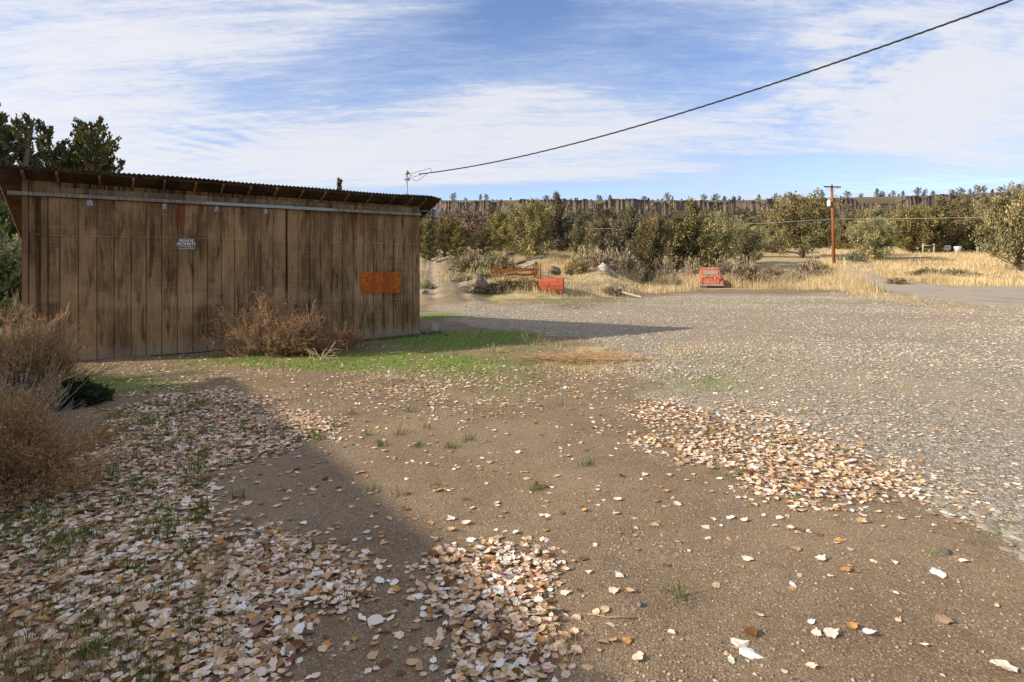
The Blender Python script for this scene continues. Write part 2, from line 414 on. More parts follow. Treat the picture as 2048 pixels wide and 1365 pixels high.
m, nt, p = material('road_gravel', .95, 0, .1)
pos = nt.coord('Object')
c = nt.mix(nt.noise(pos, .8, 5, .65), (.27, .22, .16), (.41, .34, .255))
c = nt.mix(nt.math('MULTIPLY', nt.step(nt.noise(nt.coord('Object', (.5, .12, 1), (0, 0, R(-35))), 1.4, 4, .6), .5, .7), .5), c, (.17, .135, .105))
c = nt.mix(nt.math('MULTIPLY', nt.step(nt.sep(nt.voro(pos, 16, 'F1', 1))[0], .7, .95), .5), c, (.42, .38, .32))
ew = nt.step(nt.math('ADD', nt.attr('Col', 2), nt.math('MULTIPLY', nt.math('SUBTRACT', nt.noise(pos, .9, 5, .7), .5), 1.5)), .75, .25)
c = nt.mix(nt.math('MULTIPLY', ew, .8), c, nt.mix(nt.noise(pos, 3, 4, .7), (.20, .13, .075), (.36, .27, .155)))
nt.l.new(c, p.inputs['Base Color']); nt.l.new(nt.bump(nt.noise(pos, 25, 4, .7), .6, .03), p.inputs['Normal'])
tag(rd.build('gravel_road', m, smooth=True), kind='structure')

# rutted track climbing beside the shed
ty_ = np.arange(24.5, 64, .3); tc_ = np.linspace(-1.55, 1.55, 25)
TX = (track_x(ty_) + (fbm(ty_ * .3, ty_ * 0, 2) - .5) * .3)[:, None] + tc_[None] * (1 - .25 * ss(40, 60, ty_))[:, None]; TY = np.repeat(ty_[:, None], 25, 1)
i = np.arange(24)[None] + np.arange(len(ty_) - 1)[:, None] * 25
rut = np.exp(-((np.abs(tc_) - .75) / .42) ** 2); mid_ = np.exp(-(tc_ / .3) ** 2); sid = ss(1.0, 1.5, np.abs(tc_))
tk = MB(); tk.add(np.stack([TX, TY, gz(TX, TY) + .04 - .11 * (1 - ss(24.5, 30, TY)) - .07 * ss(1.0, 1.5, np.abs(tc_))[None] + (fbm(TX * 1.7, TY * 1.7, 19) - .5) * .06], -1), np.stack([i, i + 1, i + 26, i + 25], -1).reshape(-1, 4), np.tile(np.stack([rut, mid_, sid], -1), (len(ty_), 1)))
m, nt, p = material('track_dirt', .95, 0, .1); pos = nt.coord('Object'); ch = nt.sep(nt.attr('Col')); nz_ = nt.noise(pos, 1.6, 6, .7)
c = nt.mix(nt.step(nz_, .35, .65), (.20, .15, .10), (.31, .245, .17)); c = nt.mix(nt.math('MULTIPLY', ch[0], .5), c, (.36, .29, .21))
jg = nt.math('MULTIPLY', nt.math('SUBTRACT', nt.noise(pos, 2.5, 5, .7), .5), 1.6)
c = nt.mix(nt.step(nt.math('ADD', ch[1], jg), .45, 1.0), c, (.24, .195, .095)); c = nt.mix(nt.step(nt.math('ADD', ch[2], jg), .35, .75), c, (.38, .29, .16))
c = nt.mix(nt.math('MULTIPLY', nt.step(nt.noise(nt.coord('Object', (.35, 2.2, 1)), 1.0, 4, .6), .55, .68), .6), c, (.17, .125, .085))
nt.l.new(c, p.inputs['Base Color']); nt.l.new(nt.bump(nt.noise(pos, 14, 5, .7), .7, .04), p.inputs['Normal'])
tag(tk.build('dirt_track', m, smooth=True), kind='structure')

# ------------------------------------------------------------------ rimrock cliff: one broken basalt face
def ridged(x, y, s): return 1 - np.abs(2 * vnoise(x, y, s) - 1)
cxs = np.cumsum(np.random.default_rng(3).uniform(.45, 1.25, 1180)) - 330.0
czs = np.linspace(0, 1, 15); CXg, CT = np.meshgrid(cxs, czs)
jit = np.random.default_rng(4)
topz = cliff_top(cxs) - 2.6 * fbm(cxs * .11, cxs * 0 + 5, 9) - 2.4 * ss(.45, .75, fbm(cxs * .06, cxs * 0 + 1, 6)) - .8 * fbm(cxs * .5, cxs * 0 + 3, 7) - 5.0 * ss(.62, .70, fbm(cxs * .045, cxs * 0 + 9, 8))
basez = 40.0
CZ = basez + CT ** .9 * (topz[None] - basez)
butt = (fbm(CXg * .035, CT * .3, 11, 3) - .5) * 16
colm = ridged(CXg * .22, CT * .35, 12) * 2.4 + ridged(CXg * .52, CT * .8, 13) * 1.1 + (fbm(CXg * .9, CT * 9, 14) - .5) * 1.0
CY = 606 + butt - colm - (1 - CT) ** 1.6 * 7 + jit.normal(size=CXg.shape) * .12
cl = MB(); nr = len(cxs); i = np.arange(nr - 1)[None] + np.arange(len(czs) - 1)[:, None] * nr
tone = .75 + .5 * fbm(CXg * .05, CT * 1.2, 15); tone = tone * np.where(CT > .9, .72, 1)
cl.add(np.stack([CXg, CY, CZ], -1), np.stack([i, i + 1, i + nr + 1, i + nr], -1).reshape(-1, 4), np.repeat(tone.reshape(-1, 1), 3, 1))
top_ = cl.n - nr + np.arange(nr); bk_ = np.c_[cxs, CY[-1] + 22, topz - .3]
o_ = cl.n; cl.add(bk_, np.stack([np.arange(nr - 1), np.arange(1, nr), np.arange(1, nr), np.arange(nr - 1)], -1)[:0].reshape(0, 4).astype(int), (.7, .7, .7))
k_ = np.arange(nr - 1); cl.f.append(np.stack([top_[k_], top_[k_ + 1], o_ + k_ + 1, o_ + k_], -1))
m, nt, p = material('basalt', .95, 0, .1)
n1 = nt.noise(nt.coord('Object', (.42, .42, .05)), 1.0, 6, .72); n2 = nt.noise(nt.coord('Object', (.09, .09, .16)), 1.0, 5, .65); n3 = nt.noise(nt.coord('Object', (1.6, 1.6, .25)), 1.0, 4, .7)
c = nt.mix(nt.step(n1, .36, .66), (.115, .094, .080), (.20, .155, .118))
c = nt.mix(nt.math('MULTIPLY', nt.math('MULTIPLY', nt.step(n1, .54, .64), nt.step(n2, .44, .60)), .9), c, (.40, .30, .20))
c = nt.mix(nt.math('MULTIPLY', nt.step(n3, .52, .36), .6), c, (.06, .05, .045))
nt.l.new(nt.mix(1.0, nt.attr('Col'), c, 'MULTIPLY'), p.inputs['Base Color'])
tag(cl.build('cliff', m), kind='structure')

# ------------------------------------------------------------------ shed
TH = math.atan2(.561, .828)
SR = (-2.333, 14.58, 0.0)                                   # front corner of the shed at its low end of the photo's wall
def wx(px):                                                 # photo column -> distance along the front wall (negative = away from the corner)
    k = (px - CX) / F
    return (2.333 + 14.58 * k) / (.828 - .561 * k)
shed = thing('plank_shed', 'long weathered brown plywood shed with sliding door and corrugated lean-to roof', 'shed', SR, TH)

def wood(name, base, dark, lite, streak=.5, fleck=.6, red=0.0):
    m, nt, p = material(name, .9, 0, .15)
    o = nt.coord('Object')
    g = nt.noise(nt.coord('Object', (34, 34, 1.6)), 1.0, 6, .7, .6)
    g2 = nt.noise(nt.coord('Object', (120, 120, 5)), 1.0, 3, .7)
    st = nt.noise(nt.coord('Object', (1.7, 1.7, .55)), 1.0, 6, .65)
    st2 = nt.noise(nt.coord('Object', (7.5, 7.5, 1.1)), 1.0, 4, .6)
    hb = nt.noise(nt.coord('Object', (.5, .5, 42)), 1.0, 4, .7)
    c = nt.mix(nt.step(st, .40, .60), dark, base)
    c = nt.mix(nt.math('MULTIPLY', nt.step(g, .47, .72), streak), c, lite)
    c = nt.mix(nt.math('MULTIPLY', nt.step(g2, .5, .30), .45), c, dark)
    c = nt.mix(nt.math('MULTIPLY', nt.step(st2, .53, .68), .85), c, tuple(q * .40 for q in dark))
    c = nt.mix(nt.math('MULTIPLY', nt.step(hb, .52, .68), .22), c, lite)
    zz_ = nt.xyz(o)[2]
    band = nt.math('MULTIPLY', nt.math('MULTIPLY', nt.step(zz_, .9, 1.05), nt.step(zz_, 1.5, 1.2)), nt.step(nt.noise(nt.coord('Object', (1.1, 1.1, 2.5)), 1.0, 3, .5), .42, .58))
    c = nt.mix(nt.math('MULTIPLY', band, .35), c, lite)
    dn = nt.noise(nt.coord('Object', (2.5, 2.5, 2.5)), 1.0, 5, .65)
    c = nt.mix(nt.math('MULTIPLY', nt.step(nt.math('SUBTRACT', zz_, nt.math('MULTIPLY', dn, .55)), .12, -.2), .6), c, (.33, .27, .20))
    if red:
        z = nt.xyz(o)[2]
        rn = nt.noise(nt.coord('Object', (3.2, 3.2, .5)), 1.0, 4, .6)
        f = nt.math('MULTIPLY', nt.math('MULTIPLY', nt.step(rn, .60, .68), nt.step(z, 2.2, 2.7)), red)
        c = nt.mix(f, c, (.16, .035, .012))
    # pale bird-lime and paint flecks, a few vertical runs
    fl = nt.noise(nt.coord('Object', (30, 30, 13)), 1.0, 3, .6)
    c = nt.mix(nt.math('MULTIPLY', nt.step(fl, .70, .76), fleck), c, (.46, .41, .33))
    tint = nt.attr('Col')
    c = nt.mix(1.0, c, tint, 'MULTIPLY')
    nt.l.new(c, p.inputs['Base Color'])
    nt.l.new(nt.bump(g, .15, .003), p.inputs['Normal'])
    return m
M_WALL = wood('weathered_plywood', (.305, .19, .092), (.135, .080, .037), (.47, .335, .195), .65, .85, .8)
M_BEAM = wood('weathered_beam', (.22, .14, .072), (.13, .08, .04), (.31, .21, .125), .5, .5)
M_HEAD = wood('streaked_board', (.25, .175, .105), (.15, .10, .058), (.44, .36, .26), .8, .95)
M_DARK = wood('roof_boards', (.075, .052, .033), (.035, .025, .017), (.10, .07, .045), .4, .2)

def planks(name, xs, z0, z1, seam, yf, tone, seedn, gap=.017, upper_narrow=True):
    """grooved plywood: one part; grooves are real recesses, a metal strip laps the sheet joint"""
    pr = np.random.default_rng(seedn); b = MB()
    for a, c in zip(xs[:-1], xs[1:]):
        t = tone * pr.uniform(.93, 1.07); tu = tone * pr.uniform(.98, 1.12)
        b.box((a + gap / 2, yf, z0), (c - gap / 2, yf + .03, seam - .006), np.array([1, .985, .96]) * t)
        b.box((a + gap * .3, yf + .004, seam + .010), (c - gap * .3, yf + .03, z1), np.array([1, .975, .95]) * tu)
    b.box((xs[0], yf + .014, z0 + .002), (xs[-1], yf + .045, z1 - .002), (.6, .55, .5))
    b.box((xs[0] + .004, yf - .008, seam - .008), (xs[-1] - .004, yf + .028, seam + .007), (1.55, 1.5, 1.35))
    return b.build(name, M_WALL, shed)

SEAM = 2.335
dpx = [97, 120, 157, 194, 228, 262, 292, 323, 354, 385, 414, 442, 468, 495, 520, 545, 570]
rpx = [570, 596, 619, 641, 664, 685, 707, 727, 747, 768, 787, 807, 825, 840]
dx = [wx(q) for q in dpx]; rx = [wx(q) for q in rpx]; rx[-1] = 0.0
L = wx(44)
door = planks('sliding_door', dx, .02, 3.02, SEAM, -.062, 1.0, 2)
# front wall right of the door, and the narrow bay at the far end
rx[0] += .05
planks('front_wall', rx, .075, 3.33, SEAM - .012, 0.0, .98, 5)
lx = [L + .09, L + .25, wx(70), wx(84), dx[0] - .03]
planks('end_bay', lx, .02, 3.33, SEAM + .02, .004, 1.02, 8)
MB().box((L, -.022, .0), (L + .085, .07, 3.34), (1.1, 1.05, 1)).build('corner_post', M_BEAM, shed)
MB().box((dx[0] - .10, -.05, .0), (dx[0] - .012, -.001, 3.03), (1.15, 1.1, 1.05)).build('door_post', M_BEAM, shed)
b = MB()                                                    # clerestory strip over the door
cx_ = np.linspace(L + .09, rx[0], 21)
for a, c in zip(cx_[:-1], cx_[1:]): b.box((a + .012, .002, 3.05), (c - .012, .03, 3.33), np.array([.86, .82, .78]) * rng.uniform(.85, 1.1))
b.box((L + .05, .022, .1), (rx[0] + .3, .04, 3.32), (.3, .28, .26))  # full-height backing tinted dark, putting the shade of the door gaps into colour
b.build('clerestory_wall', M_WALL, shed)
DEP = 5.4; SL = .33
def roofz(y): return 3.318 - SL * y                           # underside of the roof boards, y to the back
# side and back walls
for nm, xa, xb in (('side_wall', -.04, -.002), ('side_wall', L + .002, L + .04)):
    b = MB(); e = np.linspace(.05, DEP, 19)
    for a, c in zip(e[:-1], e[1:]):
        b.prism([(0, 0), (1, 0), (1, 1), (0, 1)], 0, 1) if False else None
        za, zc = roofz(a) - .01, roofz(c) - .01
        v = [(xa, a+.01, .05), (xb, a+.01, .05), (xb, c-.01, .05), (xa, c-.01, .05), (xa, a+.01, za), (xb, a+.01, za), (xb, c-.01, zc), (xa, c-.01, zc)]
        b.add(v, [(0,3,2,1),(4,5,6,7),(0,1,5,4),(1,2,6,5),(2,3,7,6),(3,0,4,7)], np.array([1, .97, .94]) * rng.uniform(.85, 1.1))
    b.build(nm, M_WALL, shed)
MB().box((L + .045, DEP - .03, .05), (-.045, DEP, roofz(DEP) - .02), (1, 1, 1)).build('back_wall', M_WALL, shed)
# roof: corrugated sheets on dark boards, a real overhang on all sides
OX0, OX1, OF = L - .36, .40, -.46
xs = np.arange(OX0, OX1 + .001, .0125); yv = np.linspace(OF, DEP + .4, 9)
XX, YY = np.meshgrid(xs, yv)
sag = .02 * np.sin(xs * .9) + .012 * np.sin(xs * 2.3 + 1) + .012 * np.round(np.sin(np.floor(xs / .66) * 12.9))
droop = -.05 * ss(.05, .4, XX)
ZZ = roofz(YY) + .035 + .011 * np.sin(XX * 2 * np.pi / .078) + sag[None] * .5 + droop
YY = YY + np.where(YY < OF + .01, (.018 * np.sin(np.floor(XX / .66) * 7.7)), 0)
i = np.arange(len(xs) - 1)[None] + np.arange(8)[:, None] * len(xs)
b = MB(); b.add(np.stack([XX, YY, ZZ], -1), np.stack([i, i + 1, i + len(xs) + 1, i + len(xs)], -1).reshape(-1, 4))
M_TIN = mat_rust('rusty_tin', (.05, .032, .022), (.11, .06, .035), (.17, .12, .09), 2.2, .65, .3)
o = b.build('corrugated_roof', M_TIN, shed, True); s = o.modifiers.new('s', 'SOLIDIFY'); s.thickness = .003
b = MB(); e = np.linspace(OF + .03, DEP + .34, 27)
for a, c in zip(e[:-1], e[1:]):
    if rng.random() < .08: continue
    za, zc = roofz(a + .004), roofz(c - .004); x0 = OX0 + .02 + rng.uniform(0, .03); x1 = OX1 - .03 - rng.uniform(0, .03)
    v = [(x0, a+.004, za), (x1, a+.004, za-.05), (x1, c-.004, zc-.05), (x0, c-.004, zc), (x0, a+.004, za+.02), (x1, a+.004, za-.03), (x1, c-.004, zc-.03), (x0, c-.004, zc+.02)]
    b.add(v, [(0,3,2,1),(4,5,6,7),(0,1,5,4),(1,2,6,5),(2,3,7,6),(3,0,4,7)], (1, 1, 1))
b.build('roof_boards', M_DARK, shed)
for q, px in enumerate([50, 117, 200, 266, 327, 388, 441, 495, 546, 597, 641, 687, 731, 776, 810, 838]):
    xr = min(wx(px), -.03); w = .021
    y0 = OF + .045 + rng.uniform(-.015, .015)
    v = []
    for xx in (xr - w, xr + w):
        v += [(xx, y0, roofz(y0) - .052), (xx, DEP, roofz(DEP) - .062), (xx, DEP, roofz(DEP) - .002), (xx, y0, roofz(y0) - .002)]
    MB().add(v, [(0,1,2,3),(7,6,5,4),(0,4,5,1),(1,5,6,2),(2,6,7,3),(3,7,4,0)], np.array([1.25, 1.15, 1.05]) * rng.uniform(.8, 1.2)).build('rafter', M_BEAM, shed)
# header board, galvanised door track, hangers
MB().box((dx[0] - .02, -.045, 3.105), (-.03, -.001, 3.215), (1, 1, 1)).build('header_board', M_HEAD, shed)
m, nt, p = material('galvanised_track', .55, .4)
pos = nt.coord('Object'); xx = nt.xyz(pos)[0]
zinc = nt.math('MULTIPLY', nt.step(xx, wx(385), wx(430)), nt.step(xx, wx(680), wx(650)))
c = nt.mix(nt.step(nt.noise(nt.coord('Object', (40, 5, 4)), 1, 4, .7), .4, .65), (.17, .135, .10), (.34, .29, .22))
c = nt.mix(zinc, c, nt.mix(nt.noise(nt.coord('Object', (9, 5, 20)), 1, 4, .7), (.22, .24, .24), (.42, .45, .45)))
nt.l.new(c, p.inputs['Base Color']); M_ZTRACK = m
b = MB().box((wx(17), -.12, 3.035), (-.02, -.04, 3.098))
b.box((wx(17) + .02, -.105, 3.030), (-.04, -.06, 3.036), (.05, .05, .05))
bevel(b.build('door_track', M_ZTRACK, shed), .006)
m, nt, p = material('zinc_plate', .5, .5)
nt.l.new(nt.mix(nt.noise(nt.coord('Object'), 14, 4, .7), (.22, .25, .26), (.46, .50, .50)), p.inputs['Base Color']); M_ZINC = m
for px in (180, 328, 432, 530):
    xh = wx(px); b = MB(); w = .085 if px == 180 else .062
    b.box((xh - w / 2, -.070, 2.90), (xh - .008, -.0635, 3.0)); b.box((xh + .008, -.070, 2.90), (xh + w / 2, -.0635, 3.0))
    b.box((xh - .008, -.066, 2.94), (xh + .008, -.0637, 3.03)); b.tube([(xh, -.09, 2.985), (xh, -.05, 2.985)], .02, 8)
    for sx in (-.03, .03): b.tube([(xh + sx, -.076, 2.925), (xh + sx, -.068, 2.925)], .009, 6)
    b.build('door_hanger', M_ZINC, shed)
for px in (195, 330, 492, 590, 620):                          # rusty track brackets
    xh = wx(px); MB().box((xh - .035, -.05, 3.10), (xh + .035, -.0455, 3.135)).build('track_bracket', mat_rust('rust_bracket', (.06, .02, .01), (.14, .05, .025), (.2, .09, .05), 30) if 'rust_bracket' not in bpy.data.materials else bpy.data.materials['rust_bracket'], shed)
# orange plywood patch (OSB), sill log
m, nt, p = material('orange_board', .75, 0, .3)
v1 = nt.voro(nt.coord('Object', (1, 1, 1), (0, .5, 0)), 34, 'F1', 1); n1 = nt.noise(nt.coord('Object', (22, 22, 9)), 1, 5, .7)
c = nt.mix(nt.sep(v1)[0], (.33, .072, .008), (.62, .165, .015)); c = nt.mix(nt.step(n1, .45, .75), c, (.16, .03, .006))
c = nt.mix(nt.math('MULTIPLY', nt.step(nt.noise(nt.coord('Object', (3, 3, .4)), 1, 3), .5, .62), .5), c, (.2, .045, .01))
nt.l.new(c, p.inputs['Base Color']); nt.l.new(nt.bump(nt.sep(v1)[1], .3, .004), p.inputs['Normal'])
xa, xb = wx(721), wx(799)
b = MB(); e = [xa, wx(747), wx(768), wx(787), xb]
for a, c_ in zip(e[:-1], e[1:]): b.box((a + .002, -.014, 1.10), (c_ - .002, -.001, 1.63))
b.build('patch_panel', m, shed)['label'] = 'bright orange strand board patch'
b = MB().tube([(wx(708), -.05, .05), (wx(740), -.06, .045), (wx(790), -.055, .06), (-.02, -.05, .075)], [.042, .045, .04, .035], 8, (.8, .75, .7))
b.build('sill_log', M_BEAM, shed)
b = MB().box((L + .1, .05, -.25), (-.05, .25, .07), (.5, .48, .45)); b.build('footing', mat_col('footing', .95, .4, 5), shed)

def stext(txt, size, loc, rot, mat, name, parent, ext=.001, sx=1.0, bold=0.0):
    cu = bpy.data.curves.new(name, 'FONT'); cu.body = txt; cu.size = size; cu.extrude = ext; cu.align_x = 'CENTER'; cu.align_y = 'CENTER'; cu.offset = bold
    o = bpy.data.objects.new(name, cu); C.objects.link(o)
    dg = bpy.context.evaluated_depsgraph_get(); me = bpy.data.meshes.new_from_object(o.evaluated_get(dg))
    bpy.data.objects.remove(o); me.materials.clear(); me.materials.append(mat)
    o = link(bpy.data.objects.new(name, me), parent); o.location = loc; o.rotation_euler = rot; o.scale = (sx, 1, 1); return o
# warning sign on the door
def w2(x, y, z): return shed.matrix_basis @ Vector((x, y, z))
shed.matrix_basis = Matrix.Translation(SR) @ Matrix.Rotation(TH, 4, 'Z')
sx0, sx1 = wx(356.5), wx(388); sxc = (sx0 + sx1) / 2; sw = sx1 - sx0
zt, zb = 2.318, 2.118; zc = (zt + zb) / 2
sign = thing('warning_sign', 'small black and white private property sign nailed to the sliding door', 'sign', w2(sxc, -.0665, zc), TH)
m_w = mat_col('sign_white', .5, .06, 30); m_k = mat_col('sign_black', .45, .1, 30); m_al = mat_col('sign_frame', .4, .15, 40, .5, .5)
bevel(MB().box((-sw/2, 0, -.1), (sw/2, .004, .1), (.34, .36, .38)).build('frame', m_al, sign), .001)
MB().box((-sw/2 + .008, -.0012, -.082), (sw/2 - .008, -.0004, .090), (.012, .012, .014)).build('panel', m_k, sign)
m_txt, nt_, p_ = material('sign_lettering', .5); p_.inputs['Base Color'].default_value = (.72, .68, .64, 1)
for txt, s, z, k in (('PRIVATE', .077, .056, .86), ('PROPERTY', .077, -.006, .90), ('NO TRESPASSING', .033, -.058, .95)):
    stext(txt, s, (0, -.0014, z), (R(90), 0, 0), m_txt, 'lettering', sign, .0006, k, .0022 if s > .05 else .0008)

# bell-shaped yard lamp on a bracket at the gable end
lamp = thing('yard_lamp', 'grey bell shaped yard lamp on a bracket under the gable overhang', 'lamp', w2(.49, .12, 3.02), TH)
m_gry = mat_col('lamp_metal', .55, .25, 20, .4, .3); m_gl = mat_col('lamp_glass', .25, .25, 12, .5)
MB().lathe([(.0, .26), (.045, .255), (.055, .22), (.075, .20), (.082, .10), (.09, .045), (.135, .0), (.137, -.006), (.085, .02), (.0, .03)], 20, (.36, .35, .32)).build('lamp_shade', m_gry, lamp, True)
MB().lathe([(.0, .02), (.09, .0), (.105, -.06), (.098, -.13), (.055, -.17), (.0, -.18)], 20, (.34, .22, .10)).build('lens', m_gl, lamp, True)
MB().tube([(-.5, 0, .12), (-.34, 0, .17), (-.16, 0, .16), (-.07, 0, .12)], .015, 8, (.3, .28, .25)).build('bracket', m_gry, lamp, True)
# service mast and the twisted overhead cable
mxp = (817 - CX) / F
def mast_at(): # 0.15 m behind the wall plane
    t = wx(817); return w2(t, .1, roofz(.1) + .03)
mp = mast_at(); MT = EYE + (HY - 347) / F * mp.y
mast = thing('service_mast', 'thin grey electrical service mast rising through the shed roof', 'mast', mp)
m_st = mat_col('mast_steel', .5, .2, 10, .4, .6)
H_ = MT - mp.z
MB().tube([(0, 0, -.25), (0, 0, H_ - .02)], .017, 10, (.22, .22, .22)).build('pole', m_st, mast, True)
b = MB().lathe([(.0, H_ + .075), (.03, H_ + .065), (.04, H_ + .03), (.04, H_ - .01), (.02, H_ - .04), (.0, H_ - .04)], 12, (.3, .3, .29)); b.tube([(.0, 0, H_ + .01), (.05, -.02, H_ + .005)], .028, 8, (.26, .26, .26)); b.build('weatherhead', m_st, mast, True)
b = MB().tube([(-.06, 0, H_ - .16), (.06, 0, H_ - .16)], .012, 8, (.12, .12, .12)); b.tube([(.05, 0, H_ - .19), (.05, 0, H_ - .11)], .024, 10, (.15, .13, .12)); b.tube([(-.05, 0, H_ - .17), (-.05, 0, H_ - .14)], .018, 8, (.15, .13, .12)); b.build('insulator', m_st, mast)
kp = [(838, 349), (850, 346.5), (880, 343.5), (920, 337.5), (1000, 322.5), (1100, 299.5), (1200, 274.5), (1300, 246), (1400, 213.5), (1500, 182), (1600, 150.5), (1700, 116.5), (1800, 84), (1900, 46), (1960, 24), (2015, 2)]
A = np.array([mp.x, mp.y]); B2 = np.array([6.03, 7.0])
pts = []
for px, py in kp:
    k = (px - CX) / F; dv = B2 - A
    t = (k * A[1] - A[0]) / (dv[0] - k * dv[1]); q = A + t * dv
    pts.append((q[0], q[1], EYE + (HY - py) / F * q[1]))
pts = np.array(pts); dl = np.r_[0, np.cumsum(np.linalg.norm(np.diff(pts, axis=0), axis=1))]
deg = np.polyfit(dl, pts[:, 2], 3); s_ = np.linspace(0, dl[-1], 420)
P3 = np.c_[np.interp(s_, dl, pts[:, 0]), np.interp(s_, dl, pts[:, 1]), np.polyval(deg, s_)]
e_ = P3[-1] - P3[-8]; ext = P3[-1] + np.outer(np.linspace(0, 1, 60)[1:] * 90, e_ / np.linalg.norm(e_) * np.array([1, 1, 1.0]) * .1)
P3 = np.r_[P3, ext]; s_ = np.r_[s_, s_[-1] + np.linspace(0, 9, 60)[1:]]
m_cab = mat_col('cable_black', .6, .2, 10); cab = MB(); side = np.array([.5, .86, 0])
for k in range(3):
    ph = s_ * 2 * np.pi / (.62 + .1 * np.sin(s_ * .37)) + k * 2.1
    cab.tube(P3 + .0088 * (np.cos(ph)[:, None] * side + np.sin(ph)[:, None] * np.array([0, 0, 1.0])), .0068, 5, (.030, .028, .028), False)
hd = np.array([mp.x + .05, mp.y - .02, MT])
st = P3[0]
cab.tube([hd, hd + [.14, -.05, -.01], hd + [.30, -.13, .03], hd + [.42, -.2, .045], np.array([P3[16][0], P3[16][1], MT + .035]), P3[18]], .006, 5, (.05, .05, .055), False)
cab.tube([hd, hd + [.07, -.03, -.06], hd + [.16, -.07, -.10], P3[8], P3[14]], .006, 5, (.09, .06, .04), False)
cab.tube([hd, hd + [.05, -.03, -.10], hd + [.17, -.1, -.21], hd + [.27, -.15, -.2], P3[13]], .006, 5, (.06, .06, .065), False)
tag(cab.build('overhead_cable', m_cab, None, True), 'twisted black overhead service cable running from the shed mast across the sky', 'cable')

# ------------------------------------------------------------------ vegetation builders
def sprays(n_c, per, cen, axes, rad, size, slim, up, cols, r):
    """leaf-sized diamonds round each clump centre. cen (n,3), rad (n,) clump radius"""
    N = n_c * per
    c = np.repeat(cen, per, 0); ra = np.repeat(rad, per)
    dirs = r.normal(size=(N, 3)); dirs /= np.linalg.norm(dirs, axis=1)[:, None]
    ax = np.repeat(axes, per, 0)
    off = dirs * (ra * r.random(N) ** .45)[:, None]
    al = (off * ax).sum(1)[:, None] * ax; off = off + al * .55          # clumps are longer along their bough
    p = c + off
    a = off / (np.linalg.norm(off, axis=1)[:, None] + 1e-9) * .55 + ax * .6 + np.array([0, 0, up]) + r.normal(size=(N, 3)) * .45
    a /= np.linalg.norm(a, axis=1)[:, None]
    b = np.cross(a, r.normal(size=(N, 3))); b /= np.linalg.norm(b, axis=1)[:, None]
    s = size * r.uniform(.6, 1.35, N)[:, None]
    v = np.stack([p - a * s * .5, p + b * s * slim, p + a * s * .6, p - b * s * slim], 1).reshape(-1, 3)
    f = np.arange(N * 4).reshape(N, 4)
    cc = np.repeat(cols, per, 0) * r.uniform(.72, 1.3, (N, 1))
    return v, f, np.repeat(cc, 4, 0)

